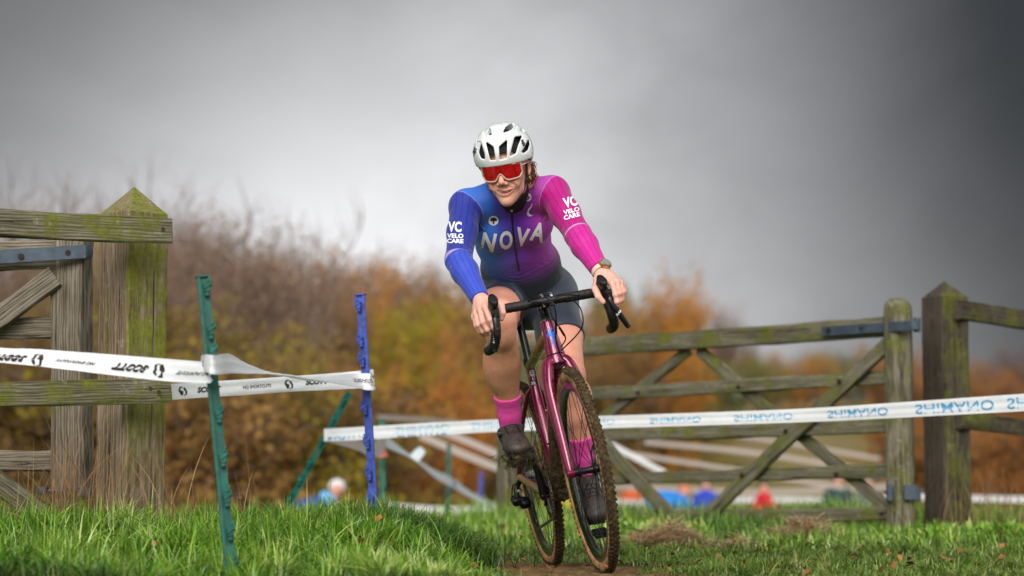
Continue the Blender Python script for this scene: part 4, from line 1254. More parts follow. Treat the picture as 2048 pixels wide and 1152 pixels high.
def tree_mesh(seed, H, spread, leaves, bare=0.35, stems=3, lsize=0.16):
    """returns (trunk mesh, crown mesh): limbs and twigs, then leaves on the twigs; the top 'bare' share keeps only twigs"""
    rg = np.random.default_rng(seed)
    tr, tw = MB(), MB(); tips = []
    def grow(p, d, L, r, lev):
        n = 4; pts = [p]; q = np.array(p)
        dd = np.array(d, float)
        for i in range(n):
            dd = unit(dd + rg.normal(0, .16, 3) + np.array([0, 0, .10 if lev else .04]))
            q = q + dd * L / n; pts.append(q.copy())
        rad = np.linspace(r, r * (.30 if lev < 2 else .22), n + 1)
        (tr if lev < 2 else tw).tube(pts, rad, 6 if lev == 0 else (4 if lev == 1 else 3), caps=False)
        if lev >= 2: tips.append((pts[2], pts[-1]))
        if lev < 3:
            m = (8, 8, 6)[lev]
            for k in range(m):
                f = rg.uniform(.25, 1.0) if lev == 0 else rg.uniform(.15, 1.0)
                i = min(int(f * n), n - 1); pos = pts[i] + (pts[i + 1] - pts[i]) * (f * n - i)
                a = rg.uniform(0, 6.283); out = np.array([math.cos(a), math.sin(a), 0])
                nd = unit(dd * rg.uniform(.35, .9) + out * rg.uniform(.4, .95) * spread + np.array([0, 0, rg.uniform(.1, .5)]))
                grow(pos, nd, L * rg.uniform(.42, .66), r * rg.uniform(.35, .5), lev + 1)
    for s in range(stems):
        a = s * 6.283 / stems + rg.uniform(-.4, .4)
        grow(np.array([math.cos(a) * .15 * (stems > 1), math.sin(a) * .15 * (stems > 1), -.3]), unit([math.cos(a) * .22 * spread, math.sin(a) * .22 * spread, 1]), H * rg.uniform(.52, .66), H * .010 + .015, 0)
    T = np.array([t[1] for t in tips]); off = np.append(T[:, :2].mean(0), 0)
    M0 = np.array([t[0] for t in tips])
    top = T[:, 2].max(); sc = H / top
    ok = T[:, 2] * sc < H * (1 - bare * rg.uniform(.4, 1.0, len(T)))
    T2, M2 = T[ok], M0[ok]
    n = leaves
    i = rg.integers(0, len(T2), n); f = rg.uniform(0, 1.1, n)[:, None]
    c = M2[i] * (1 - f) + T2[i] * f + rg.normal(0, .14 * H / 6, (n, 3))
    # lower skirt of brambles and suckers
    u = rg.normal(0, 1, (n, 3)); u /= np.linalg.norm(u, axis=1)[:, None]
    v = np.cross(u, rg.normal(0, 1, (n, 3))); v /= np.linalg.norm(v, axis=1)[:, None]
    s = lsize * rg.uniform(.5, 1.3, n)[:, None]
    LV = np.stack([c - u * s * .5, c + v * s * .34, c + u * s * .5, c - v * s * .34], 1).reshape(-1, 3)
    LF = (np.arange(n)[:, None] * 4 + np.arange(4)[None])
    tv, tf = tr.arrays(); wv, wf = tw.arrays()
    wv = wv - off; LV = LV - off; tv = tv - off
    clump = rg.uniform(0, 1, len(T2))[i] * .7 + rg.uniform(0, .3, n)
    return tv * sc, tf, wv * sc, wf, LV * sc, LF, clump

def skirt(rg, n, rad, h, ls):
    a = rg.uniform(0, 6.283, n); r = rad * np.sqrt(rg.uniform(0, 1, n)); z = h * rg.uniform(0, 1, n) ** 1.3
    c = np.stack([np.cos(a) * r, np.sin(a) * r, z], 1)
    u = rg.normal(0, 1, (n, 3)); u /= np.linalg.norm(u, axis=1)[:, None]
    v = np.cross(u, rg.normal(0, 1, (n, 3))); v /= np.linalg.norm(v, axis=1)[:, None]
    s = ls * rg.uniform(.5, 1.3, n)[:, None]
    return np.stack([c - u * s * .5, c + v * s * .34, c + u * s * .5, c - v * s * .34], 1).reshape(-1, 3)

PROTO = {}
def proto(kind, leafkey, seed):
    key = (kind, leafkey, seed)
    if key in PROTO: return PROTO[key]
    H, sp, lv, bare, st, ls, sk = dict(bushy=(6.0, 1.0, 8200, .12, 4, .11, 1100), twiggy=(6.0, .9, 9500, .18, 6, .075, 900), bare=(6.0, .8, 4200, .30, 6, .055, 500), round=(6.0, 1.25, 8200, .05, 2, .14, 500), dense=(6.0, .85, 15000, .0, 4, .12, 1200), low=(3.2, 1.5, 6800, .10, 5, .10, 1500))[kind]
    tv, tf, wv, wf, LV, LF, cl = tree_mesh(seed, H, sp, lv, bare, st, ls)
    rg = np.random.default_rng(seed + 99)
    S = skirt(rg, sk, 1.1 if kind != 'low' else 1.7, H * .42, ls * 1.1)
    LV = np.concatenate([LV, S]); m = len(LV) // 4
    LF = np.arange(m * 4).reshape(m, 4)
    cl = np.concatenate([cl, rg.uniform(0, 1, len(S) // 4)])
    trunk = new_mesh('trunk', tv, tf, [BARK], True, None)
    n0 = len(wv)
    V = np.concatenate([wv, LV]); F = list(wf) + [tuple(int(q) + n0 for q in f) for f in LF]
    mi = [0] * len(wf) + [1] * len(LF)
    crown = new_mesh('crown', V, F, [TWIG, LEAF[leafkey]], False, None, mi)
    set_attr(crown, 'leaf', np.concatenate([np.zeros(n0), np.repeat(cl, 4)]), 'FLOAT')
    PROTO[key] = (trunk, crown)
    return PROTO[key]

def tree(px, top_py, Y, kind, leafkey, seed, label, group, wide=1.0, name='tree', cat='tree'):
    t, c = proto(kind, leafkey, seed)
    H = 3.2 if kind == 'low' else 6.0
    b = P(px, 1000, Y); z = float(ground_z(b[0], b[1]))
    want = P(px, top_py, Y)[2] - z
    s = want / H
    rg = random.Random(int(px * 7 + Y * 13))
    M = Matrix.Translation((b[0], b[1], z)) @ Matrix.Rotation(rg.uniform(0, 6.28), 4, 'Z') @ Matrix.Diagonal((s * wide, s * wide, s, 1))
    o = empty(name, None, label, cat, group, M=M)
    link('trunk', t, o, M); link('crown', c, o, M)
    return o

ORD = ['leftmost', 'second', 'third', 'fourth', 'fifth', 'sixth', 'seventh', 'eighth', 'ninth', 'tenth', 'eleventh', 'twelfth', 'thirteenth', 'fourteenth']
def place_word(xs, x):
    k = sorted(xs).index(x); n = len(xs)
    if k == n - 1: return 'rightmost of the %s' % COUNT[n]
    return ('leftmost of the %s' % COUNT[n]) if k == 0 else '%s from the left of the %s' % (ORD[k], COUNT[n])
COUNT = {3: 'three', 5: 'five', 6: 'six', 7: 'seven', 9: 'nine', 13: 'thirteen'}

def hedgerow():
    A = tree
    def row(items, label, group, fn):
        xs = [q[0] for q in items]
        for i, (x, y, Y) in enumerate(items):
            kind, leaf, seed, wide, *nm = fn(i)
            A(x, y, Y, kind, leaf, seed, '%s, %s' % (label, place_word(xs, x)), group, wide, *nm)
    # left, close behind the fence: twiggy tops over russet brush
    row(((-160, 290, 50), (30, 300, 52), (150, 305, 50), (290, 315, 54), (-60, 330, 46), (215, 345, 48), (85, 355, 47)), 'bare twiggy tree behind the left fence', 'bare twiggy trees behind the left fence', lambda i: ('bare' if i < 5 else 'twiggy', 'mauve', 1 + i % 2, 1.25))
    A(112, 372, 45, 'bushy', 'olive', 3, 'dull olive leafy tree showing over the left fence rail', None, .55)
    row(((370, 320, 48), (455, 335, 50), (520, 395, 54), (590, 455, 56), (410, 370, 44), (480, 400, 47), (335, 360, 46), (555, 430, 50), (430, 345, 52)), 'mauve twiggy tree between mossy post and blue stake', 'mauve twiggy trees between the mossy post and the blue stake', lambda i: ('twiggy', 'mauve', 4 + i % 2, 1.0))
    row(((-80, 640, 38), (60, 660, 38), (180, 640, 37), (330, 640, 38), (420, 670, 36), (500, 660, 38), (590, 700, 38), (670, 710, 40), (380, 570, 42), (480, 580, 43), (560, 610, 44), (40, 560, 42), (260, 540, 43)), 'dull brown bush along the foot of the wood', 'brown brush along the foot of the wood', lambda i: ('low' if i < 8 else 'bushy', ('olive', 'tan', 'brush')[i % 3] if i > 2 else 'brush', 7 + i % 3, 1.15, 'bush', 'bush'))
    # middle, orange and olive autumn crowns
    row(((610, 505, 58), (690, 515, 60), (775, 492, 62), (850, 530, 60), (640, 580, 52)), 'orange leafed tree behind the blue stake', 'orange crowned trees behind the blue stake', lambda i: ('dense', 'orange' if i not in (3, 4) else 'tan', 11 + i % 2, .9))
    row(((740, 580, 54), (820, 590, 54), (905, 570, 58), (800, 700, 46), (880, 690, 48)), 'olive leafed tree left of the rider', 'olive trees between the blue stake and the rider', lambda i: ('dense' if i < 3 else 'bushy', 'olive' if i != 1 else 'tan', 14 + i % 2, 1.0))
    row(((670, 440, 82), (720, 430, 84), (760, 460, 86), (830, 450, 88), (870, 465, 90), (610, 446, 80)), 'thin bare tree far off behind the orange trees', 'bare trees far behind the rider', lambda i: ('bare', 'mauve', 17 + i % 2, .95))
    row(((640, 780, 44), (710, 770, 46), (790, 780, 48), (860, 770, 50), (930, 760, 52), (980, 740, 54)), 'rust brown bush low down left of the rider', 'rust coloured bushes at the foot of the wood left of the rider', lambda i: ('low', 'rust' if i % 2 else 'olive', 20 + i % 2, 1.2, 'bush', 'bush'))
    A(838, 575, 47, 'dense', 'lime', 14, 'bright yellow green tree in the wood left of the rider', None, .55)
    A(905, 615, 46, 'dense', 'gold', 12, 'rust gold tree between the yellow green tree and the rider', None, .5)
    A(702, 545, 49, 'dense', 'gold', 11, 'golden orange tree directly behind the top of the blue stake', None, .55)
    A(775, 700, 43, 'dense', 'gold', 15, 'low golden bush right of the blue stake below the yellow green tree', None, .8, 'bush', 'bush')
    A(590, 560, 47, 'dense', 'tan', 12, 'pale tan tree halfway between the two upright stakes', None, .6)
    A(940, 550, 66, 'bushy', 'tan', 22, 'tan leafed tree just left of the rider', None)
    A(1040, 600, 68, 'bushy', 'tan', 8, 'tan leafed tree straight behind the rider', None)
    # right
    A(1228, 538, 92, 'bushy', 'green', 23, 'dark green tree close behind the rider and her watch', None, .6)
    A(1312, 522, 72, 'dense', 'orange', 11, 'tall amber leaved tree just right of the rider, tallest on that side', None, .8)
    A(1366, 580, 70, 'dense', 'orange', 12, 'smaller amber leaved tree right beside the tall amber one', None, .55)
    A(1262, 575, 70, 'bushy', 'tan', 14, 'pale tan tree between the rider and the tall amber tree', None, .9)
    A(1192, 590, 74, 'bushy', 'tan', 9, 'tan leafed tree directly behind the left end of the gate', None, .9)
    row(((1425, 578, 96), (1448, 590, 98), (1490, 622, 104)), 'thin grey bare tree right of the amber trees', 'thin grey trees right of the amber trees', lambda i: ('bare', 'mauve', 1 + i % 2, .8))
    row(((1240, 690, 74), (1310, 700, 76), (1390, 700, 78), (1460, 690, 84), (1530, 690, 86), (1600, 684, 88), (1660, 690, 90), (1730, 676, 92), (1350, 760, 72)), 'olive or amber hedge tree seen through the gate', 'olive and amber hedge seen through the five bar gate', lambda i: ('low' if i > 7 else 'bushy', ('olive', 'orange', 'olive', 'green')[i % 4], 24 + i % 2, 1.3))
    row(((1560, 668, 150), (1620, 672, 150), (1690, 668, 140), (1990, 668, 125), (2050, 660, 120), (2110, 650, 118), (1940, 690, 130)), 'far slate grey tree on the right skyline', 'far slate coloured trees on the skyline right of the gate', lambda i: ('twiggy', 'slate', 27, 1.2))
    row(((1790, 668, 80), (1850, 690, 78), (1910, 700, 76), (1965, 712, 80), (2040, 724, 78), (2120, 730, 80), (1840, 790, 64), (1960, 800, 62), (2060, 810, 62)), 'russet leafed tree behind the dark gatepost', 'russet trees behind the dark gatepost', lambda i: ('bushy' if i < 6 else 'low', 'rust', 28 + i % 2, 1.1))
hedgerow()
# ================================================================== the bicycle
MAROON = PM('paint_maroon', lin(124, 6, 62), 0.20, 0.25, 0.10, 6, mud=.35, coat=0.8, coatr=0.06)
OLIVE_GOLD = PM('top_tube_olive_gold', lin(146, 124, 52), 0.28, 0.45, 0.15, 8, coat=0.7, coatr=0.08)  # olive-gold tone over the whole top tube
COPPER = PM('chainstay_copper', lin(186, 122, 58), 0.28, 0.5, 0.15, 10, coat=0.7)  # copper tone on the right chainstay only
BLACK = PM('black_alloy', lin(22, 22, 24), 0.32, 0.3, 0.2, 30, mud=.25)
CARBON = PM('carbon_rim', lin(14, 14, 15), 0.16, 0.1, 0.2, 12, mud=.55, coat=0.5)
RUBBER = PM('hood_rubber', lin(24, 24, 25), 0.5, 0, 0.2, 60, 0.15, 200)
TAPEB = PM('bar_tape_black', lin(22, 21, 22), 0.62, 0, 0.3, 40, 0.3, 160)
CHROME = PM('bright_steel', lin(180, 178, 172), 0.25, 0.95, 0.3, 50)
CHAINM = PM('muddy_chain', lin(104, 94, 78), 0.4, 0.7, 0.5, 90)
TAN = PM('tyre_tan_wall', lin(192, 146, 98), 0.6, 0, 0.45, 26, 0.2, 60, mud=.6)
SPOKE = PM('spoke_black', lin(26, 26, 28), 0.35, 0.6, 0.2, 30)
SPOKEW = PM('spoke_bright', lin(190, 190, 186), 0.3, 0.8, 0.2, 30)
PRINTW = PM('white_print', lin(236, 236, 232), 0.5, 0, 0.05)
PRINTB = PM('blue_mark', lin(40, 110, 214), 0.35, 0.2, 0.15, 30)

def mud_mat():
    t = NT('tread_mud')
    v = t.coord('Object')
    n = t.noise(v, 55, 8, 0.75)
    c = t.ramp(n, [(0.28, lin(36, 29, 18)), (0.5, lin(70, 57, 37)), (0.7, lin(116, 98, 68)), (0.85, lin(84, 78, 36))])
    t.set(base=c, rough=0.85, spec=0.2)
    t.bump(t.noise(v, 160, 6, 0.7), 0.7, 0.004)
    return t.mat
MUD = mud_mat()

BR = np.array([0.157, 8.98, 0.0]); BF = np.array([0.3125, 8.0, 0.0])
_fw = unit(BF - BR); _lf = np.array([-_fw[1], _fw[0], 0]); LEAN = R(10.8)
_zb = math.cos(LEAN) * np.array([0, 0, 1.0]) - math.sin(LEAN) * _lf
_yb = math.cos(LEAN) * _lf + math.sin(LEAN) * np.array([0, 0, 1.0])
BM = frameM(_fw, _yb, _zb, BR)
def BW(x, y, z): return BR + _fw * x + _yb * y + _zb * z
BIKE = empty('bicycle', None, 'glossy maroon drop bar cyclocross bike with tan walled muddy tyres under the rider', 'bicycle', M=BM)

BB = (.419, .278); HT = (.785, .865); HB = (.825, .747); HUBF = (.993, .35); WR = .348

def v3(p, y=0): return np.array([p[0], y, p[1]])

def wheel(hub, seed, rear=False):
    rg = np.random.default_rng(seed)
    W = Matrix.Translation((hub[0], 0, hub[1]))
    M = BM @ W
    rr = .302                                   # outer edge of the rim
    b = MB()
    b.revolve([(rr, -.0125), (rr + .004, -.0125), (rr + .004, -.010), (rr - .003, -.009), (rr - .003, .009), (rr + .004, .010), (rr + .004, .0125), (rr, .0125), (rr - .016, .0120), (rr - .032, .0045), (rr - .034, 0), (rr - .032, -.0045), (rr - .016, -.0120)], (0, 0, 0), (0, 1, 0), 96)
    w = b.build('wheel', CARBON, BIKE, M, angle=40)
    # tyre: tan side walls, mud filled tread
    b = MB(); cr = rr + .022; rt = .0170; n = 20
    prof = []; 
    for i in range(n):
        a = -2.5 + 5.0 * i / (n - 1); prof.append((cr + math.cos(a) * (WR - cr), math.sin(a) * rt))
    N = 140; k = n; V = []
    for i in range(N):
        t = 2 * math.pi * i / N; d = np.array([math.cos(t), 0, math.sin(t)])
        for q, (r, y) in enumerate(prof):
            a = -2.5 + 5.0 * q / (n - 1)
            e = abs(rg.normal(.0006, .0014)) * (abs(a) < 1.2)
            V.append(d * (r + e) + np.array([0, y, 0]))
    F = []; mi = []
    for i in range(N):
        j = (i + 1) % N
        for q in range(k - 1):
            F.append((i * k + q, i * k + q + 1, j * k + q + 1, j * k + q))
            am = -2.5 + 5.0 * (q + .5) / (n - 1); mi.append(1 if abs(am) < 1.28 + .22 * math.sin(i * .31 + seed) * math.sin(i * .13) else 0)
    b.V.append(np.array(V)); b.F += F; b.mi += mi; b.n = len(V)
    rows = [(-.95, .0045), (-.5, .004), (0, .0045), (.5, .004), (.95, .0045)]
    for i in range(104):
        for q, (a, s) in enumerate(rows):
            t = 2 * math.pi * (i + .5 * (q % 2)) / 104 + rg.normal(0, .004)
            d = np.array([math.cos(t), 0, math.sin(t)]); y = np.array([0, 1.0, 0])
            nn = d * math.cos(a) + y * math.sin(a); tt = np.cross(nn, np.array([-math.sin(t), 0, math.cos(t)]))
            c = d * (cr + math.cos(a) * (WR - cr)) + y * math.sin(a) * rt + nn * .0012
            Rm = np.stack([np.array([-math.sin(t), 0, math.cos(t)]), tt, nn], 1)
            b.box(c, (.0085 * rg.uniform(.8, 1.2), .0065, .0055 * rg.uniform(.7, 1.3)), Rm, 1)
    b.build('tyre', [TAN, MUD], w, M, angle=50)
    b = MB()
    fl = .022
    b.revolve([(.010, -.050), (.014, -.048), (.014, -.03), (fl, -.028), (fl, -.024), (.013, -.02), (.011, 0), (.013, .02), (fl, .024), (fl, .028), (.014, .03), (.014, .048), (.010, .050)], (0, 0, 0), (0, 1, 0), 24, closed_prof=False)
    b.build('hub', BLACK, w, M)
    for s in (1, -1):
        b = MB(); b.cyl((0, s * .027, fl - .003), (.0, s * .004, rr - .03), .00115, 5)
        sp = b.build('spoke', SPOKE, w, M, smooth=False)
        sp.data.materials[0] = SPOKE
        first = True
        for i in range(12):
            ang = R(i * 30 + (15 if s > 0 else 0) + (8 if i % 2 else -8))
            o = sp if first else sp.copy()
            if not first: COL.objects.link(o)
            first = False
            o.matrix_basis = Matrix.Rotation(ang, 4, 'Y'); WM[o.name] = M @ o.matrix_basis
    # disc rotor on the far (left) side
    b = MB(); b.revolve([(.066, .036), (.080, .036), (.080, .038), (.066, .038)], (0, 0, 0), (0, 1, 0), 40)
    for i in range(6): 
        t = i * math.pi / 3; b.cyl((math.cos(t) * .02, .037, math.sin(t) * .02), (math.cos(t + .35) * .07, .037, math.sin(t + .35) * .07), .003, 4)
    b.build('brake_disc', CHROME, w, M)
    if rear:
        b = MB()
        for i in range(11):
            r = .022 + .0042 * i; y = -.046 + .0035 * i * .9 + .0
            b.revolve([(r - .010, y - .0008), (r, y - .0008), (r, y + .0008), (r - .010, y + .0008)], (0, 0, 0), (0, 1, 0), 40)
            for q in range(int(r * 2 * math.pi / .0127)):
                t = q * .0127 / r; b.box((math.cos(t) * r, y, math.sin(t) * r), (.004, .0016, .006), np.array(Matrix.Rotation(-t, 3, 'Y')))
        b.build('cassette', CHROME, w, M)
    return w

def bicycle():
    fr = MB()
    ax = unit(np.array([HT[0] - HB[0], 0, HT[1] - HB[1]]))
    # head tube, slightly waisted
    k = [v3(HB) * (1 - t) + v3(HT) * t for t in (0, .08, .3, .6, .92, 1.0)]
    fr.tube(k, [.0335, .0335, .030, .0255, .025, .0245], 20, 0)
    fr.tube([v3((.80, .832)), v3((.70, .815)), v3((.55, .79)), v3((.42, .765)), v3((.30, .742))], [.024, .021, .019, .018, .018], 16, 1, ell=(.85, 1.15), up=(0, 0, 1))
    dt = spline([v3((.812, .775)), v3((.72, .655)), v3((.60, .51)), v3((.50, .385)), v3((.425, .290))], 5)
    fr.tube(dt, np.linspace(.029, .033, len(dt)), 18, 0, ell=(1.0, 1.05), up=(1, 0, 0))
    fr.tube([v3((.419, .278)), v3((.37, .46)), v3((.30, .70)), v3((.283, .765))], [.023, .020, .018, .0185], 16, 0)
    fr.tube([(.419, -.043, .278), (.419, .043, .278)], .027, 20, 0)
    for s in (-1, 1):
        fr.tube(spline([(.40, s * .030, .278), (.33, s * .040, .285), (.20, s * .052, .312), (.06, s * .066, .345), (.0, s * .068, .352)], 5), np.concatenate([np.linspace(.017, .013, 15), np.linspace(.013, .011, 6)]), 12, 2 if s < 0 else 0, ell=(1.25, .8))
        fr.tube(spline([(.31, s * .014, .66), (.27, s * .030, .63), (.15, s * .056, .50), (.03, s * .066, .38), (.0, s * .068, .352)], 5), .0085, 10, 0)
        fr.cyl((0, s * .060, .352), (0, s * .074, .352), .016, 14, 0)
    fr.build('frame', [MAROON, OLIVE_GOLD, COPPER], BIKE, BM, angle=50)
    # fork
    f = MB()
    cx = v3(HB) - ax * .004
    f.tube([cx, cx - ax * .012, cx - ax * .030], [.034, .036, .033], 20)
    for s in (-1, 1):
        pts = spline([cx - ax * .012 + np.array([0, s * .010, 0]), cx - ax * .022 + np.array([.006, s * .034, 0]), (.872, s * .052, .655), (.905, s * .056, .58), (.95, s * .057, .47), (.982, s * .058, .385), (.993, s * .058, .345)], 5)
        f.tube(pts, np.interp(np.linspace(0, 1, len(pts)), [0, .25, .5, 1], [.024, .021, .018, .0125]), 14, 0, ell=(1.25, .85), up=(1, 0, 0))
        f.cyl((.993, s * .045, .350), (.993, s * .066, .350), .016, 14)
    f.build('fork', MAROON, BIKE, BM, angle=60)
    wheel((0.0, .35), 1, True)
    wheel(HUBF, 2)
    b = MB(); b.cyl((.993, -.068, .35), (.993, .068, .35), .0105, 12); b.build('axle', BLACK, BIKE, BM)
    # headset, spacers, stem
    b = MB(); t0 = v3(HT)
    b.tube([t0, t0 + ax * .006], [.0262, .023], 18)
    b.build('headset', CHROME, BIKE, BM)
    b = MB()
    for i in range(4):
        c = t0 + ax * (.007 + i * .0105); b.tube([c, c + ax * .0095], .0185, 18)
    b.build('spacer', BLACK, BIKE, BM)
    st = t0 + ax * .062; BC = np.array([.848, 0, .935])
    b = MB()
    b.tube([t0 + ax * .049, t0 + ax * .088], .0205, 18)
    b.tube([st, st * .5 + BC * .5, BC], [.0185, .016, .017], 14)
    b.tube([BC + (0, -.024, 0), BC + (0, .024, 0)], .0225, 18)
    b.build('stem', BLACK, BIKE, BM, angle=50)
    b = MB()
    for y in (-.016, .016):
        for dz in (.021, -.021): b.cyl(BC + (.019, y, dz * .7), BC + (.027, y, dz * .75), .0042, 10)
    for dz in (.020,): 
        for y in (-.016, .016): b.cyl(BC + (.005, y, dz), BC + (.006, y, dz + .008), .0045, 10)
    b.build('stem_bolt', CHROME, BIKE, BM)
    # handlebar with wound tape
    def dy(s): return -.020 if s > 0 else 0.0
    def barpath(s): return spline([BC, BC + (0, s * .09, 0), BC + (.001, s * .16 + dy(s) * .7, 0), BC + (.010, s * .186 + dy(s), -.002), BC + (.045, s * .199 + dy(s), -.006), BC + (.085, s * .202 + dy(s), -.018), BC + (.112, s * .205 + dy(s), -.050), BC + (.114, s * .210 + dy(s), -.086), BC + (.088, s * .217 + dy(s), -.116), BC + (.045, s * .221 + dy(s), -.127), BC + (-.02, s * .225 + dy(s), -.130)], 8)
    b = MB()
    for s in (-1, 1): b.tube(barpath(s), np.interp(np.linspace(0, 1, 81), [0, .08, .16, 1], [.0158, .0158, .0125, .0120]), 14)
    bar = b.build('handlebar', BLACK, BIKE, BM)
    for s in (-1, 1):
        p = barpath(s); L = np.concatenate([[0], np.cumsum(np.linalg.norm(np.diff(p, axis=0), axis=1))])
        u = np.arange(.062, L[-1], .0035); q = np.stack([np.interp(u, L, p[:, i]) for i in range(3)], 1)
        rr = .0162 + .0012 * ((u / .019) % 1.0)
        rr[0] = .0145; rr[-3:] = .0165
        b = MB(); b.tube(q, rr, 18); b.build('bar_tape', TAPEB, bar, BM, angle=20)
    # brake and shift levers
    for s in (-1, 1):
        b = MB()
        k = dy(s); k2 = k * 1.75
        pts = spline([BC + (.070, s * .202 + k, -.008), BC + (.095, s * .203 + k, .002), BC + (.122, s * .204 + k2, .010), BC + (.140, s * .2045 + k2, .018), BC + (.153, s * .205 + k2, .026), BC + (.158, s * .205 + k2, .034)], 5)
        n = len(pts)
        b.tube(pts, np.interp(np.linspace(0, 1, n), [0, .3, .6, .85, .96, 1], [.017, .0185, .0195, .0195, .016, .006]), 18, ell=[(a, .86) for a in np.interp(np.linspace(0, 1, n), [0, .5, .85, 1], [1.0, 1.25, 1.75, 1.9])], up=(0, 0, 1))
        hd = b.build('brake_lever', RUBBER, BIKE, BM, angle=60)
        b = MB()
        b.box(BC + (.148, s * .2055 + k, -.022), (.016, .026, .030), bev=.004)
        b.tube([BC + (.140, s * .2055 + k2, .004), BC + (.146, s * .2055 + k, -.030)], [.016, .013], 12, ell=(1, .8), up=(1, 0, 0))
        pts = spline([BC + (.146, s * .206 + k, -.020), BC + (.153, s * .2085 + k, -.045), BC + (.154, s * .213 + k * .6, -.080), BC + (.146, s * .220 + k * .1, -.112), BC + (.140, s * .2265 - k * .2, -.136), BC + (.141, s * .228 - k * .3, -.144)], 6)
        n = len(pts)
        b.tube(pts, np.interp(np.linspace(0, 1, n), [0, .2, .7, .94, 1], [.0125, .0115, .0095, .0085, .004]), 12, ell=(.55, 1.0), up=(1, 0, 0))
        b.build('lever_blade', BLACK, hd, BM, angle=50)
        b = MB(); b.box(BC + (.1585, s * .205 + k * 1.4, .000), (.003, .021, .0035)); b.box(BC + (.160, s * .205 + k * 1.1, -.012), (.004, .022, .016), bev=.001); b.build('hood_trim', BLACK, hd, BM)
    # cables looping from the bar to the frame
    def cable(pp, r=.0024, mat=None):
        b = MB(); b.tube(spline([P(*q) for q in pp], 8), r, 8); b.build('cable', mat or BLACK, BIKE, world=True)
    cable([(1050, 609, 8.12), (1068, 597, 8.06), (1085, 594, 8.00), (1101, 602, 7.97), (1111, 622, 7.97), (1112, 650, 8.0), (1112, 680, 8.04), (1122, 712, 8.08), (1138, 727, 8.12)])
    cable([(1165, 592, 8.10), (1130, 590, 8.03), (1108, 600, 7.98), (1100, 615, 7.97), (1104, 632, 7.98), (1112, 645, 8.0), (1125, 664, 8.03), (1131, 678, 8.06), (1122, 694, 8.12)])
    cable([(1140, 597, 8.08), (1158, 612, 8.02), (1166, 636, 8.0), (1163, 656, 8.01), (1148, 676, 8.05), (1122, 701, 8.13)])
    cable([(1048, 612, 8.12), (1070, 604, 8.08), (1095, 605, 8.04), (1120, 598, 8.05), (1150, 594, 8.1)], .002)
    b = MB(); b.cyl(P(1112, 642, 7.995), P(1112, 668, 8.02), .0042, 10); b.cyl(P(1119, 655, 8.01), P(1129, 671, 8.04), .0042, 10); b.build('cable_ferrule', BLACK, BIKE, world=True)
    # seat post and saddle
    b = MB(); b.cyl((.285, 0, .755), (.238, 0, .925), .0140, 14); b.tube([(.288, 0, .748), (.283, 0, .770)], .021, 16); b.build('seatpost', BLACK, BIKE, BM)
    b = MB()
    sd_ = [(.345, .020, .930, .012), (.30, .028, .945, .016), (.24, .036, .950, .02), (.17, .055, .952, .022), (.12, .070, .955, .022), (.085, .066, .960, .016)]
    b.tube([(x, 0, z) for x, w, z, h in sd_], [w for x, w, z, h in sd_], 20, ell=[(h / w, 1) for x, w, z, h in sd_], up=(0, 0, 1))
    b.build('saddle', RUBBER, BIKE, BM)
    # drivetrain (right side)
    y = -.046
    b = MB(); r = .0875
    b.revolve([(r - .018, y - .002), (r, y - .002), (r, y + .002), (r - .018, y + .002)], v3(BB), (0, 1, 0), 60)
    for i in range(44):
        t = 2 * math.pi * i / 44; b.box(v3(BB) + np.array([math.cos(t) * r, y, math.sin(t) * r]), (.004, .002, .006), np.array(Matrix.Rotation(-t, 3, 'Y')))
    for i in range(4):
        t = i * math.pi / 2 + .5; b.tube([v3(BB, y), v3(BB, y) + np.array([math.cos(t) * .075, 0, math.sin(t) * .075])], .009, 8, ell=(.5, 1))
    b.build('chainring', BLACK, BIKE, BM)
    PHI = R(9)
    cr = np.array([math.sin(PHI), 0, math.cos(PHI)]) * .17
    for s in (-1, 1):
        e = cr * (-s); b = MB()
        a0 = v3(BB, s * .058); a1 = v3(BB, s * .077) + e
        b.tube([a0 - unit(e) * .014, a0, a0 * .5 + a1 * .5, a1, a1 + unit(e) * .012], [.012, .0165, .0125, .0125, .008], 12, ell=(1.0, .8), up=(0, 1, 0))
        b.cyl(v3(BB, s * .040), v3(BB, s * .070), .013, 14)
        b.build('crank_arm', BLACK, BIKE, BM, angle=50)
        b = MB(); b.cyl(v3(BB, s * .080) + e, v3(BB, s * .152) + e, .0075, 10); b.box(v3(BB, s * .122) + e, (.07, .055, .012), np.array(Matrix.Rotation(R(-8 if s < 0 else 20), 3, 'Y')), bev=.004)
        b.build('pedal', BLACK, BIKE, BM)
    # chain
    c0, r0 = v3(BB, y), r
    pu = [np.array([.022, y, .262]), np.array([.055, y, .178])]
    path = []
    for t in np.linspace(R(100), R(-95), 22): path.append(c0 + np.array([math.cos(t) * r0, 0, math.sin(t) * r0]))
    path.append(pu[1] + (.02, 0, -.024))
    for t in np.linspace(R(-60), R(-200), 8): path.append(pu[1] + np.array([math.cos(t) * .024, 0, math.sin(t) * .024]))
    path.append(pu[0] + (.022, 0, -.004))
    for t in np.linspace(R(200), R(110), 12): path.append(np.array([math.cos(t) * .055, y - .004, .352 + math.sin(t) * .055]))
    path.append(c0 + np.array([math.cos(R(100)) * r0, 0, math.sin(R(100)) * r0]))
    path = np.array(path); L = np.concatenate([[0], np.cumsum(np.linalg.norm(np.diff(path, axis=0), axis=1))])
    u = np.arange(0, L[-1], .0127); q = np.stack([np.interp(u, L, path[:, i]) for i in range(3)], 1)
    b = MB()
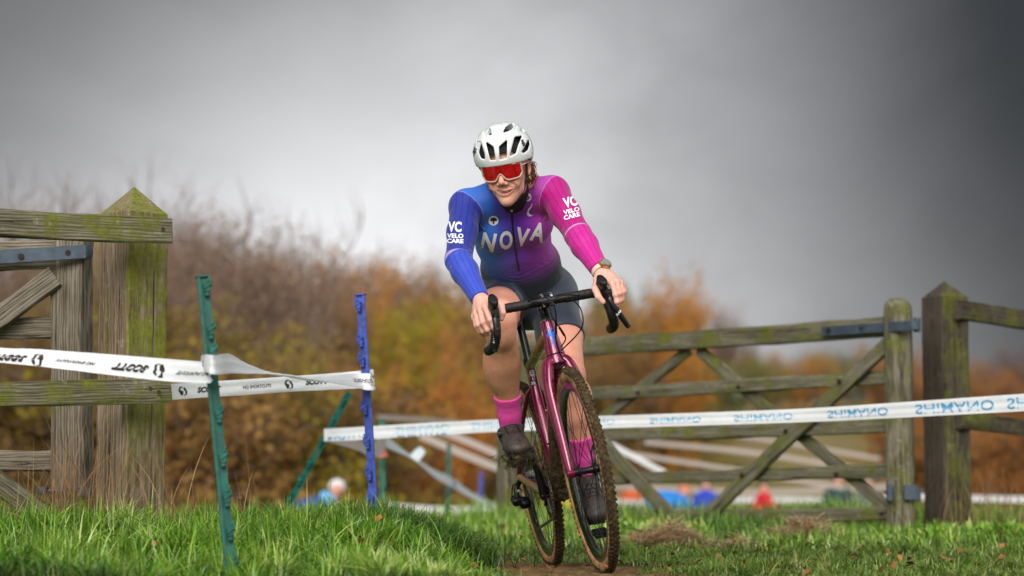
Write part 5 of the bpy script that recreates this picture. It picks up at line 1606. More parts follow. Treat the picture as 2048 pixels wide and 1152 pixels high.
    for i in range(len(q) - 1):
        d = q[i + 1] - q[i]; x = unit(d); yy = np.array([0, 1.0, 0]); z = np.cross(x, yy)
        o = .0032 if i % 2 else .0020
        for sg in (-1, 1): b.box((q[i] + q[i + 1]) / 2 + yy * o * sg, (.0155, .0011, .0085), np.stack([x, yy, z], 1))
        b.cyl(q[i] - yy * .0035, q[i] + yy * .0035, .004, 6)
    b.build('chain', CHAINM, BIKE, BM, smooth=False)
    # rear derailleur
    b = MB()
    b.tube(spline([(.004, -.070, .335), (-.004, -.082, .318), (.0, -.088, .296), (.012, -.090, .276)], 4), .011, 10)
    b.box((.014, -.092, .268), (.050, .042, .030), np.array(Matrix.Rotation(R(20), 3, 'Y')), bev=.007)
    b.box((.020, -.068, .256), (.046, .040, .036), np.array(Matrix.Rotation(R(35), 3, 'Y')), bev=.009)
    b.cyl((.0, -.112, .282), (.0, -.060, .262), .011, 12)
    der = b.build('derailleur', BLACK, BIKE, BM, angle=40)
    b = MB()
    for yy in (y - .006, y + .006):
        b.tube([pu[0] + (0, yy - y, .012), pu[0] + (0, yy - y, 0), pu[1] + (0, yy - y, 0), pu[1] + (.006, yy - y, -.012)], [.006, .014, .013, .005], 10, ell=(1, .12), up=(1, 0, 0))
    b.build('pulley_cage', BLACK, der, BM)
    for p in pu:
        b = MB(); b.revolve([(.006, -.002), (.020, -.002), (.020, .002), (.006, .002)], p, (0, 1, 0), 22); b.build('pulley', CHAINM, der, BM)
    b = MB(); b.tube(spline([(.03, -.07, .30), (-.03, -.085, .33), (-.06, -.095, .30), (-.03, -.105, .26), (.0, -.10, .255)], 6), .0026, 8); b.build('cable', BLACK, BIKE, BM)
    # rear brake caliper side and bottle bolts on the down tube
    for p in ((.640, .0, .565), (.575, .0, .487)): 
        pass
    for k in (.44, .60):
        i = int(k * (len(dt) - 1)); b = MB(); c = dt[i] + np.array([0, -.034, .004]); b.cyl(c, c + (0, -.004, .0), .006, 12); b.cyl(c, c + (0, -.0055, 0), .0035, 6); b.build('bottle_bolt', CHROME, BIKE, BM)
    # mud packed under the down tube and round the bottom bracket
    rg = np.random.default_rng(4); V = []; F = []; n = 0
    up_n = np.array([.774, 0, -.634])
    b = MB()
    ring = []
    K = 40; A = 12
    i0 = np.linspace(.42, 1.04, K)
    for i, f in enumerate(i0):
        x = np.clip(f, 0, 1) * (len(dt) - 1); j = min(int(x), len(dt) - 2); c = dt[j] + (dt[j + 1] - dt[j]) * (x - j) + (unit(dt[-1] - dt[0]) * (f - 1) * .6 if f > 1 else 0)
        for a in np.linspace(-1.25, 1.25, A):
            th = (.0325 + (.003 + .011 * sst(i / K, .1, .7)) * max(0.05, math.cos(a)) * rg.uniform(.5, 1.3)) * (1 if 0 < i < K - 1 else .9)
            ring.append(c + (up_n * math.cos(a) + np.array([0, 1.0, 0]) * math.sin(a)) * th)
    for i in range(K - 1):
        for a in range(A - 1): F.append((i * A + a, i * A + a + 1, (i + 1) * A + a + 1, (i + 1) * A + a))
    b.add(np.array(ring), F)
    mc = b.build('mud_cake', MUD, BIKE, BM, angle=None)
    tag(mc, kind='stuff')
    # torn grass stuck in the mud
    b = MB()
    for q in range(520):
        f = .5 + .55 * rg.uniform(0, 1) ** .8; x = min(f, 1) * (len(dt) - 1); j = min(int(x), len(dt) - 2); c = dt[j] + (dt[j + 1] - dt[j]) * (x - j)
        a = rg.normal(0, .55); p = c + (up_n * math.cos(a) + np.array([0, 1.0, 0]) * math.sin(a)) * rg.uniform(.036, .046)
        d = unit(rg.normal(0, 1, 3) + np.array([0, 0, -.4])) * rg.uniform(.008, .030); w = np.cross(d, up_n) * .08
        b.add(np.array([p - d / 2 - w, p - d / 2 + w, p + d / 2]), [(0, 1, 2)])
    tag(b.build('grass_scraps', G_MUD, BIKE, BM, smooth=False), kind='stuff')
    # prints on the frame
    vv = []; ff = []
    for o in BIKE.children:
        if o.type == 'MESH' and o.name.split('.')[0] in ('frame', 'fork', 'brake_lever', 'derailleur'):
            pass
    def bv(*names):
        V, F, n = [], [], 0
        def walk(o):
            nonlocal n
            if o.type == 'MESH' and o.name.split('.')[0] in names:
                Mw = np.array(WM[o.name]); co = np.array([v.co[:] for v in o.data.vertices]) @ Mw[:3, :3].T + Mw[:3, 3]
                V.append(co); F.extend([tuple(i + n for i in p.vertices) for p in o.data.polygons]); n += len(co)
            for c in o.children: walk(c)
        walk(BIKE)
        return bvh_of(np.concatenate(V), F)
    t = bv('frame', 'fork'); lv = bv('lever_blade'); dr = bv('derailleur')
    for mk in ([(.02, .5), (.16, .40), (-.08, .12), (-.42, .0), (-.5, .14), (-.2, .34)], [(-.04, .20), (.48, .30), (.30, -.08), (.30, -.5), (.04, -.16), (.02, .04)]):
        decal2d(poly2d(mk), t, (1103, 676), (17, 46), -6, BIKE, PRINTB, 'printed_mark')
    decal2d(disc2d(28, .5), t, (1064, 746), (15.5, 16.5), 0, BIKE, PRINTW, 'sticker')
    decal2d(text2d('UCI', .02, 0, .3), t, (1064, 746), (5, 5), -6, BIKE, BLACK, 'lettering', .0024)
    decal2d(disc2d(28, .47, .38, 1), t, (1064, 746), (15.5, 16.5), 0, BIKE, BLACK, 'printed_ring', .0024)
    shield = poly2d([(-.5, .45), (.5, .45), (.48, -.05), (0, -.55), (-.48, -.05)])
    decal2d(shield, t, (1067, 766), (13, 13), -8, BIKE, BLACK, 'sticker')
    decal2d(text2d('52', .03, 0, .3), t, (1067, 766.5), (6, 5.6), -8, BIKE, PRINTW, 'lettering', .0024)
    decal2d(text2d('SRAM', .02, .2, .3), lv, (985.5, 676), (6.0, 5.5), 82, BIKE, PRINTW, 'lettering')
    decal2d(text2d('SRAM', .02, .2, .3), lv, (1237, 626), (5.5, 5), -52, BIKE, PRINTW, 'lettering')
    decal2d(text2d('RIVAL', .02, .3, .3), dr, (1043, 981), (5, 4.5), -6, BIKE, PRINTW, 'lettering')
bicycle()
# ================================================================== the rider
def skin_mat():
    t = NT('skin')
    v = t.coord('Object')
    c = t.attr('dye')
    n = t.noise(v, 30, 6, 0.65)
    c = t.mix(t.sstep(n, .3, .75), t.mix(1.0, c, (.90, .82, .78), 'MULTIPLY'), c)
    c = t.mix(t.math('MULTIPLY', t.sstep(t.noise(v, 9, 5, .7), .48, .75), .45), c, t.mix(1.0, c, (1.0, .74, .68), 'MULTIPLY'))
    # mud flicked up by the wheels
    dirt = t.attr('dirt', 'Fac')
    sp = t.noise(v, 120, 3, 0.5); sp2 = t.noise(v, 16, 6, 0.7)
    spot = t.math('MULTIPLY', t.sstep(sp, .66, .70), t.sstep(dirt, .05, .4))
    film = t.math('MULTIPLY', t.sstep(t.math('ADD', sp2, t.math('MULTIPLY', dirt, .5)), .55, .95), t.math('MULTIPLY', dirt, .75))
    c = t.mix(film, c, lin(172, 126, 84)); c = t.mix(t.math('MULTIPLY', spot, .85), c, lin(70, 50, 34))
    t.set(base=c, rough=.46, spec=.4, sss=.08)
    t.b.inputs['Subsurface Radius'].default_value = (.02, .008, .005)
    t.bump(t.noise(v, 220, 4, .6), .12, .002)
    return t.mat

def jersey_mat():
    t = NT('jersey_cloth')
    c = t.attr('dye')
    arm = t.sep(t.attr('arm', 'Vector')); uv = t.sep(t.attr('juv', 'Vector'))
    # knitted ribs of the sleeves
    f = t.math('ABSOLUTE', t.math('SUBTRACT', t.math('FRACT', t.math('MULTIPLY', arm[0], 15 / 6.2832)), .5))
    line = t.math('MULTIPLY', t.sstep(f, .075, .03), t.sstep(arm[2], .5, .6))
    c = t.mix(t.math('MULTIPLY', line, .72), c, t.mix(1.0, c, (.16, .14, .30), 'MULTIPLY'))
    # elbow seam
    seam = t.math('MULTIPLY', t.sstep(t.math('ABSOLUTE', t.math('SUBTRACT', arm[1], 1.0)), .008, .003), t.sstep(arm[2], .5, .6))
    seam2 = t.sstep(t.math('ABSOLUTE', t.math('SUBTRACT', arm[2], .5)), .07, .03)
    c = t.mix(t.math('MULTIPLY', t.math('MAXIMUM', seam, seam2), .55), c, lin(216, 190, 226))
    # half-tone dots fading into grey towards the hem
    a = t.math('SINE', t.math('MULTIPLY', t.math('ADD', uv[0], uv[1]), 900.0)); b = t.math('SINE', t.math('MULTIPLY', t.math('SUBTRACT', uv[0], uv[1]), 900.0))
    d = t.math('MULTIPLY_ADD', t.math('MULTIPLY', a, b), .5, .5)
    fade = uv[2]
    dot = t.sstep(t.math('SUBTRACT', d, t.math('SUBTRACT', 1.0, fade)), -.12, .12)
    dot = t.math('MULTIPLY', dot, t.sstep(fade, .02, .12))
    c = t.mix(dot, c, lin(44, 50, 62))
    v = t.coord('Object')
    t.set(base=c, rough=.55, spec=.3, sheen=.15)
    w = t.noise(v, 17, 4, .55, .8)
    nz = t.noise(v, 12, 3, .5)
    e = t.math('SUBTRACT', arm[1], 0.98)
    el = t.math('MULTIPLY', t.math('SINE', t.math('ADD', t.math('MULTIPLY', arm[1], 62.0), t.math('MULTIPLY', nz, 16.0))), t.math('POWER', 2.718, t.math('MULTIPLY', t.math('MULTIPLY', e, e), -46.0)))
    hx = t.math('ADD', uv[1], 0.175)
    wa = t.math('MULTIPLY', t.math('SINE', t.math('ADD', t.math('MULTIPLY', uv[1], 330.0), t.math('MULTIPLY', nz, 22.0))), t.math('POWER', 2.718, t.math('MULTIPLY', t.math('MULTIPLY', hx, hx), -700.0)))
    cr = t.math('ADD', t.math('MULTIPLY', t.math('MULTIPLY', el, arm[2]), .38), t.math('MULTIPLY', wa, .22))
    t.bump(t.math('ADD', t.math('ADD', w, cr), t.math('MULTIPLY', t.noise(v, 400, 2), .08)), .45, .012)
    return t.mat

SKIN = skin_mat(); JERSEY = jersey_mat()
LYCRA = PM('lycra_slate', lin(48, 58, 74), .45, 0, .14, 9, .4, 20, sheen=.2)
SOCK = PM('sock_pink', lin(250, 84, 178), .75, 0, .12, 60, .25, 160)
SHOE = PM('shoe_brown', lin(64, 56, 52), .5, 0, .3, 40, .25, 90, mud=.6)
SHOE_D = PM('shoe_strap', lin(34, 30, 29), .5, 0, .2, 50)
HELMET = PM('helmet_white', lin(226, 230, 228), .28, 0, .05, 8, coat=.5, coatr=.1)
HEL_IN = PM('helmet_liner', lin(20, 18, 20), .8, 0, .2, 40)
def lens_mat():
    t = NT('lens_red')
    v = t.coord('Object')
    t.set(base=t.mix(t.sstep(t.noise(v, 38, 4, .6, .8), .35, .75), lin(196, 6, 18), lin(244, 40, 46)), rough=.10, metal=.30, coat=1.0, coatr=.03)
    tr = t.N.new('ShaderNodeBsdfTransparent'); tr.inputs[0].default_value = (.95, .10, .12, 1)
    ms = t.N.new('ShaderNodeMixShader'); ms.inputs[0].default_value = .30
    t.L.new(t.b.outputs[0], ms.inputs[1]); t.L.new(tr.outputs[0], ms.inputs[2]); t.L.new(ms.outputs[0], t.out.inputs[0])
    return t.mat
LENSM = lens_mat()
FRAMEM = PM('glasses_frame', lin(186, 172, 158), .35, 0, .1, 30)
HAIR = PM('hair_brown', lin(146, 92, 54), .5, 0, .4, 60)
TEETH = PM('teeth', lin(236, 226, 200), .3, 0, .04)
GOLD = PM('watch_gold', lin(206, 164, 110), .3, .7, .15, 60)
BANDM = PM('watch_band', lin(226, 200, 176), .55, 0, .1, 60)
WHITEP = PM('white_jersey_print', lin(246, 246, 250), .6, 0, .04)
NECKM = PM('neck_warmer', lin(34, 28, 26), .8, 0, .6, 60)

RS, RE, RW = P(932, 412, 8.43), P(917, 520, 8.22), P(962, 601, 8.07)
LS, LE, LW = P(1105, 385, 8.43), P(1156, 470, 8.24), P(1203, 545, 8.11)
PEL, NECK = P(1052, 578, 8.84), P(1024, 385, 8.42)
LAT = unit(LS - RS); SP = unit(NECK - PEL); SP = unit(SP - LAT * (SP @ LAT)); FRT = np.cross(LAT, SP)
if FRT[1] > 0: FRT = -FRT
AX = np.stack([LAT, FRT, SP])
RH, RK, RA = P(998, 602, 8.86), P(999, 642, 8.44), P(1021, 852, 8.655)
LH, LK, LA = P(1102, 592, 8.86), P(1139, 752, 8.60), P(1171, 945, 8.745)
HEADC = P(1013, 336, 8.255)
HF = unit([-.215, -.95, -.30]); HU = unit([-.105, 0, 1.0]); HU = unit(HU - HF * (HU @ HF)); HX = np.cross(HU, HF) * -1
# HX: towards the face's own left (right in the picture)
if HX[0] < 0: HX = -HX
HA = np.stack([HX, HF, HU])
def H(x, y, z): return HEADC + HX * x + HF * y + HU * z

def torso(g, k=.05):
    g.ell(PEL, AX, (.164, .112, .11), k)
    g.ell(P(1041, 532, 8.75), AX, (.146, .112, .12), k)
    g.ell(P(1026, 480, 8.64), AX, (.136, .116, .12), k)
    g.ell(P(1020, 432, 8.55), AX, (.148, .104, .105), k)
    g.ell(P(988, 462, 8.50), AX, (.064, .060, .062), .06)
    g.ell(P(1066, 449, 8.50), AX, (.064, .060, .062), .06)
    g.cone(RS, LS, .046, .046, .05)
    g.cone(P(1022, 378, 8.42), RS + LAT * .03, .055, .046, .04)
    g.cone(P(1024, 374, 8.42), LS - LAT * .03, .055, .046, .04)

def arms(g, d=0.0):
    for S, E, W, ks in ((RS, RE, RW, -1), (LS, LE, LW, 1)):
        g.ell(S + unit(E - S) * .01, np.eye(3), (.049 + d,) * 3, .03)
        m = S * .5 + E * .5
        g.chain([S, m, E], [.050 + d, .0470 + d, .0395 + d], .02)
        f1 = E * .72 + W * .28
        g.chain([E, f1, W], [.0395 + d, .0400 + d, .0265 + d], .02)

def seg_near(p, a, b):
    t = np.clip(((p - a) @ (b - a)) / ((b - a) @ (b - a)), 0, 1)
    return t, np.linalg.norm(p - (a + t[:, None] * (b - a)), axis=1)

def grid_for(pts, m, h):
    pts = np.array(pts); return Grid(pts.min(0) - m, pts.max(0) + m, h)

MOUTH_Z = [(366, 864), (400, 874), (456, 883), (510, 870), (553, 852), (520, 886), (488, 900), (456, 906), (425, 903), (392, 889)]
TEETH_Z = [(374, 866), (400, 873), (456, 882), (510, 869), (546, 856), (520, 877), (488, 889), (456, 894), (425, 891), (392, 881)]
UP_Z = [(352, 856), (400, 858), (440, 863), (456, 868), (474, 862), (515, 850), (566, 842), (553, 854), (510, 872), (456, 884), (400, 875), (366, 865)]
LO_Z = [(360, 866), (392, 888), (425, 902), (456, 906), (488, 899), (520, 885), (558, 852), (548, 880), (515, 915), (470, 934), (425, 930), (385, 906)]
def px_of(p):
    w = np.asarray(p) - CAMP; dep = w @ _f
    return 1024 + FPX * (w @ _r) / dep, 576 - FPX * (w @ _u) / dep
def in_poly(x, y, poly):
    ins = np.zeros(np.shape(x), bool); n = len(poly)
    for i in range(n):
        (x0, y0), (x1, y1) = poly[i], poly[(i + 1) % n]
        cr = (y0 > y) != (y1 > y)
        ins ^= cr & (x < (x1 - x0) * (y - y0) / ((y1 - y0) or 1e-9) + x0)
    return ins
def zpoly(z): return [(930 + x / 5.762, 230 + y / 5.762) for x, y in z]
def inside_px(g, z):
    m = np.zeros(g.D.shape, bool); ii = np.argwhere(np.abs(g.D) < .012); p = g.lo + ii * g.h
    x, y = px_of(p); k = in_poly(x, y, zpoly(z)) & ((p - HEADC) @ HF > .05)
    m[tuple(ii[k].T)] = True
    return m

def head_sdf():
    g = Grid(HEADC - np.array([.13, .15, .16]), HEADC + np.array([.13, .15, .14]), .0020)
    def e(c, r, k=.012, mode='add'): g.ell(H(*c), HA, r, k, mode)
    def c(a, b, ra, rb, k=.01, mode='add'): g.cone(H(*a), H(*b), ra, rb, k, None, mode)
    e((0, -.015, .030), (.074, .094, .086))
    e((0, .030, -.040), (.052, .058, .078), .03)
    e((0, .060, -.085), (.031, .030, .036), .025)
    e((0, .078, -.106), (.017, .015, .014), .02)
    for s in (-1, 1):
        e((s * .042, .006, -.062), (.016, .03, .03), .03)
        e((s * .042, .062, -.024), (.024, .022, .020), .025)       # cheekbone
        e((s * .034, .070, -.050), (.018, .016, .015), .018)       # raised cheek of the smile
        e((s * .030, .078, .022), (.024, .012, .009), .015)        # brow
        e((s * .031, .096, .003), (.017, .013, .011), .012, 'sub') # eye socket
        e((s * .031, .078, .003), (.0122, .0122, .0122), .003)     # eyeball
        e((s * .074, -.004, -.012), (.010, .017, .030), .008)      # ear
        e((s * .080, .002, -.010), (.006, .009, .018), .004, 'sub')
    c((0, .084, .010), (0, .105, -.030), .0075, .0090, .012)         # nose
    e((0, .107, -.034), (.0100, .0095, .0085), .008)
    for s in (-1, 1): e((s * .0125, .097, -.040), (.0085, .010, .0075), .007)
    for s in (-1, 1):
        e((s * .006, .101, -.0465), (.0032, .005, .003), .002, 'sub')
        pass
    # mouth: an open smile; the lip lines are laid on the face, then the opening is cut
    fb = bvh_of(*g.mesh())
    def hit(zx, zy):
        h = fb.ray_cast(Vector(CAMP), Vector(ray(930 + zx / 5.762, 230 + zy / 5.762)).normalized())
        return np.array(h[0])
    def on(line, r, k=.004, mode='add', inn=0.0):
        p = spline([hit(*q) for q in line], 4); p = p - HF * inn; n = len(p)
        rr = np.interp(np.linspace(0, 1, n), np.linspace(0, 1, len(r)), r)
        for i in range(n - 1): g.cone(p[i], p[i + 1], rr[i], rr[i + 1], k, None, mode)
    on([(345, 782), (322, 822), (334, 868)], [.0010, .0016, .0010], .006, 'sub'); on([(540, 782), (588, 822), (584, 862)], [.0010, .0016, .0010], .006, 'sub')
    on([(356, 858), (400, 866), (440, 872), (456, 876), (472, 872), (510, 860), (562, 844)], [.0015, .0030, .0034, .0030, .0034, .0030, .0015], .004, 'add', .0012)
    on([(362, 872), (392, 902), (430, 920), (465, 922), (505, 908), (556, 860)], [.0015, .0036, .0050, .0050, .0036, .0015], .005, 'add', .0015)
    carve = inside_px(g, MOUTH_Z)
    g.D = np.where(carve & (g.D > -.0075) , np.maximum(g.D, .0008 + 0 * g.D), g.D)
    # neck
    g.cone(H(0, -.030, -.045), P(1030, 392, 8.42), .050, .056, .02)
    return g

HAND_R = [[(971, 615, 7.985), (981, 640, 7.952), (988, 655, 7.955), (990, 663, 7.965)],
          [(961, 620, 8.00), (966, 645, 7.972), (975, 660, 7.975), (981, 667, 7.985)],
          [(953, 627, 8.02), (957, 650, 7.995), (966, 663, 8.0), (974, 669, 8.01)],
          [(949, 634, 8.045), (953, 652, 8.025), (960, 664, 8.025), (968, 671, 8.035)]]
THUMB_R = [(983, 602, 8.05), (1002, 611, 8.0), (1005, 626, 7.985), (1003, 637, 7.99)]
HAND_L = [[(1224, 568, 8.02), (1231, 590, 7.99), (1234, 604, 7.992), (1234, 612, 8.0)],
          [(1233, 565, 8.04), (1239, 587, 8.01), (1239, 602, 8.015), (1237, 611, 8.02)],
          [(1240, 567, 8.06), (1245, 585, 8.035), (1243, 600, 8.035), (1239, 609, 8.04)],
          [(1244, 571, 8.08), (1248, 583, 8.06), (1245, 597, 8.055), (1241, 605, 8.06)]]
THUMB_L = [(1195, 560, 8.08), (1191, 578, 8.01), (1197, 594, 7.99), (1206, 604, 7.99)]
TIPS_L = [[(1236, 604, 8.06), (1224, 614, 8.045), (1217, 619, 8.03)]]

def hand_sdf(W, E, fingers, thumb, extra=()):
    allp = [P(*q) for f in fingers for q in f] + [P(*q) for q in thumb] + [W]
    g = grid_for(allp, .045, .0021)
    g.cone(E * .22 + W * .78, W, .029, .0255, .01)
    kn = [P(*f[0]) for f in fingers]
    for q in kn: g.cone(W * .75 + q * .25, q, .019, .0125, .012)
    g.cone(W * .45 + kn[1] * .55, W * .45 + kn[2] * .55, .017, .017, .015)
    for i, f in enumerate(fingers):
        p = [P(*q) for q in f]; r = ([.0108, .0096, .0086, .0076], [.0112, .0098, .0088, .0078], [.0106, .0094, .0084, .0074], [.0094, .0084, .0076, .0066])[i]
        g.chain(p, r, .0025)
        for j in (0, 1, 2): g.ell(p[j] + np.array([0, -.0015, .001]), np.eye(3), (r[j] * 1.10,) * 3, .004)
    p = [P(*q) for q in thumb]
    g.cone(W * .7 + p[0] * .3, p[0], .018, .015, .012)
    g.chain(p, [.0145, .0125, .0112, .0092], .004)
    for f in extra: g.chain([P(*q) for q in f], [.0085, .0085, .0075], .003)
    return g

def rider():
    root_loc = P(1085, 1090, 8.6); root_loc[2] = .10
    R_ = empty('person', root_loc, 'woman in blue to magenta jersey and white helmet riding the maroon bike forward', 'person')
    allp = [RS, RE, RW, LS, LE, LW, PEL, NECK, RH, RK, RA, LH, LK, LA]
    # ---------------- body
    g = grid_for(allp, .14, .0055)
    torso(g); arms(g)
    def legs(g, d=0.0, shank=True):
        g.chain([RH, RH * .5 + RK * .5 + np.array([0, 0, .004]), RK], [.086 + d, .076 + d, .057 + d], .03)
        g.chain([LH, LH * .5 + LK * .5, LK], [.090 + d, .078 + d, .056 + d], .03)
        if shank:
            g.ell(P(1001, 628, 8.425), np.eye(3), (.050, .044, .055), .03)
            g.ell(P(1003, 672, 8.445), np.eye(3), (.042, .042, .05), .03)
            g.chain([RK, RK * .60 + RA * .40, RA], [.055, .053, .036], .02)
            g.ell(P(1000, 722, 8.555), np.eye(3), (.061, .060, .105), .035)
            g.ell(P(1138, 742, 8.575), np.eye(3), (.048, .042, .05), .03)
            g.chain([LK, LK * .6 + LA * .4, LA], [.051, .050, .035], .02)
            g.ell(P(1155, 805, 8.69), np.eye(3), (.056, .058, .095), .035)
    legs(g)
    bodyV, bodyF = g.mesh(-.005)
    # the parts of the body the clothes hide are kept 5 mm inside them; bare shins are full size
    g2 = grid_for([RK, RA, LK, LA, RH, LH], .12, .0045)
    legs(g2); g2.cut(P(1000, 600, 8.66), RH - RK, .25); g2.cut(P(1115, 640, 8.72), LH - LK, .16)
    g2.cut(P(1024, 842, 8.65), RA - RK, .12); g2.cut(P(1171, 935, 8.74), LA - LK, .12)
    legV, legF = g2.mesh()
    hd = head_sdf(); headV, headF = hd.mesh()
    hr = hand_sdf(RW, RE, HAND_R, THUMB_R).mesh(); hl = hand_sdf(LW, LE, HAND_L, THUMB_L, TIPS_L).mesh()
    V, F = join((bodyV, bodyF), (legV, legF), (headV, headF), hr, hl)
    n0, n1, n2 = len(bodyV), len(bodyV) + len(legV), len(bodyV) + len(legV) + len(headV)
    body = wobj('body', V, F, SKIN, R_, True, None)
    dye = np.tile(np.array(lin(226, 168, 144)), (len(V), 1)); dirt = np.zeros(len(V))
    def blend(c, w): dye[:] = dye * (1 - w[:, None]) + np.array(c) * w[:, None]
    # legs: rosy thighs, dusty shins
    lg = np.arange(len(V)) < n1
    blend(lin(246, 178, 152), lg * 1.0)
    zl = V[:, 2]
    dirt[lg] = sst(P(0, 640, 8.5)[2] - zl[lg], 0.0, .10) * .85
    left = lg & (V[:, 0] > P(1085, 700, 8.6)[0]); dirt[left] *= .35
    # head details in the face's own frame
    q = (V - HEADC) @ HA.T; isH = (np.arange(len(V)) >= n1) & (np.arange(len(V)) < n2)
    def spot(c, r): return np.exp(-(((q - np.array(c)) / np.array(r)) ** 2).sum(1)) * isH
    blend(lin(232, 178, 152), isH * 1.0)
    for s in (-1, 1):
        blend(lin(214, 126, 104), spot((s * .042, .07, -.035), (.022, .03, .018)) * .55)
        blend(lin(222, 120, 104), spot((s * .078, 0, -.012), (.02, .03, .04)) * .5)
        blend(lin(60, 40, 34), np.clip(spot((s * .031, .096, .003), (.010, .02, .0065)) * 1.6, 0, 1) * .9)
        blend(lin(92, 62, 44), spot((s * .031, .09, .024), (.020, .02, .0045)) * .8)
    blend(lin(220, 136, 112), spot((0, .112, -.034), (.014, .02, .012)) * .5)
    vx, vy = px_of(V); front = isH & (q[:, 1] > .05)
    for poly, col, w in ((UP_Z, lin(196, 104, 96), .75), (LO_Z, lin(206, 112, 104), .8), (MOUTH_Z, lin(70, 26, 26), 1.0), ):
        blend(col, (in_poly(vx, vy, zpoly(poly)) & front) * w)
    hn = np.arange(len(V)) >= n2
    blend(lin(242, 186, 168), hn * 1.0)
    kn = np.zeros(len(V))
    for f in HAND_R + HAND_L:
        for j, p in enumerate(f):
            w = np.exp(-((V - P(*p)) ** 2).sum(1) / (.009 if j < 3 else .007) ** 2); kn = np.maximum(kn, w * hn)
    blend(lin(232, 140, 126), kn * .6)
    dirt[hn] = .12
    set_attr(body.data, 'dye', dye, 'FLOAT_COLOR'); set_attr(body.data, 'dirt', dirt, 'FLOAT')
    # finger nails
    b = MB()
    for f in HAND_R[:2] + HAND_L[:3]:
        t0, t1 = P(*f[-2]), P(*f[-1]); d = unit(t1 - t0); c = t1 + np.array([0, -.0078, .000]); w = unit(np.cross(d, [0, 1, 0]))
        b.box(c, (.009, .0075, .0016), np.stack([d, w, np.cross(d, w)], 1), bev=.0005)
    b.build('finger_nail', PM('nail', lin(240, 186, 172), .25, 0, .05), body, world=True)

    # ---------------- jersey
    g = grid_for([RS, RE, RW, LS, LE, LW, PEL, NECK], .10, .0045)
    torso(g); arms(g, .002)
    g.cut(P(1050, 566, 8.78), -SP * 1.0 + np.array([0, 0, 0]), .30)
    g.cut(RW + unit(RE - RW) * .012, RW - RE, .075); g.cut(LW + unit(LE - LW) * .022, LW - LE, .075)
    g.cut(P(1022, 366, 8.40), unit(NECK - PEL) * .8 + np.array([0, -.3, .25]), .085)
    V, F = g.mesh(.003)
    jer = wobj('jersey', V, F, JERSEY, R_, True, None)
    C0 = P(1022, 440, 8.55)
    lx = (V - C0) @ LAT; ls = (V - C0) @ SP
    stops = [(-.17, lin(58, 134, 226)), (-.105, lin(54, 118, 214)), (-.055, lin(66, 86, 200)), (-.005, lin(100, 64, 190)), (.045, lin(136, 54, 186)), (.10, lin(172, 56, 186)), (.155, lin(206, 62, 182))]
    xs = [s[0] for s in stops]; dye = np.stack([np.interp(lx, xs, [s[1][i] for s in stops]) for i in range(3)], 1)
    # arms
    armv = np.zeros((len(V), 3)); 
    for S, E, W, col, col2, sg in ((RS, RE, RW, lin(40, 54, 152), lin(56, 78, 192), -1), (LS, LE, LW, lin(184, 14, 126), lin(204, 30, 146), 1)):
        t1, d1 = seg_near(V, S, E); t2, d2 = seg_near(V, E, W)
        fore = d2 < d1
        t = np.where(fore, 1 + t2, t1); d = np.minimum(d1, d2)
        nrm = unit(unit(E - S) + LAT * sg * .85)
        pl = (V - (S + LAT * -sg * .002 + unit(E - S) * .004)) @ nrm
        near = d < .095
        mask = np.where(near, sst(pl, -.012, .012), 0); 
        mask = np.where(near & fore, 1, mask)
        a = np.where(fore[:, None], unit(W - E)[None], unit(E - S)[None])
        wbl = sst(t, .85, 1.15)[:, None]; a = unit(E - S)[None] * (1 - wbl) + unit(W - E)[None] * wbl; a /= np.linalg.norm(a, axis=1)[:, None]
        r = np.where(fore[:, None], V - (E + t2[:, None] * (W - E)), V - (S + t1[:, None] * (E - S)))
        r = r - a * (r * a).sum(1)[:, None]
        u = np.array([0, -1.0, 0]) - a * (a @ np.array([0, -1.0, 0]))[:, None]; u /= np.linalg.norm(u, axis=1)[:, None]
        w = np.cross(a, u); ang = np.arctan2((r * w).sum(1), (r * u).sum(1))
        sel = mask > 0.001
        armv[sel, 0] = ang[sel]; armv[sel, 1] = t[sel]; armv[sel, 2] = mask[sel]
        tt = sst(t, .98, 1.03)[:, None]
        cc = np.array(col) * (1 - tt) + np.array(col2) * tt
        mm = sst(mask, .35, .65)[:, None]
        dye = dye * (1 - mm) + cc * mm
    armm = armv[:, 2]
    # lighter blue yoke on the right shoulder, pink yoke on the left
    yk = sst(ls, .045, .075) * (1 - armm)
    wl = (sst(-lx, .045, .075) * yk)[:, None]; dye = dye * (1 - wl) + np.array(lin(58, 112, 214)) * wl
    wr = (sst(lx, .070, .10) * yk)[:, None]; dye = dye * (1 - wr) + np.array(lin(186, 66, 176)) * wr
    fade = sst(-ls, .12, .255) * (1 - armm)
    gry = (sst(-ls, .215, .245) * (1 - armm))[:, None]
    dye = dye * (1 - gry) + np.array(lin(50, 58, 70)) * gry
    set_attr(jer.data, 'dye', dye, 'FLOAT_COLOR'); set_attr(jer.data, 'arm', armv, 'FLOAT_VECTOR')
    set_attr(jer.data, 'juv', np.stack([lx, ls, fade * .95], 1), 'FLOAT_VECTOR')
    jb = bvh_of(V, F)
    def T(s, px, size, rot=0, bold=.02, shear=0, mat=None, par=jer, name='lettering', step=.12): return decal2d(text2d(s, bold, shear, step), jb, px, size, rot, par, mat or WHITEP, name)
    T('N', (977, 484), (29, 37), 7, .035, .12); T('O', (1012, 480), (25, 37), 6, .035); T('V', (1045, 474), (29, 37), 9, .035); T('A', (1076, 464), (27, 38), 13, .035)
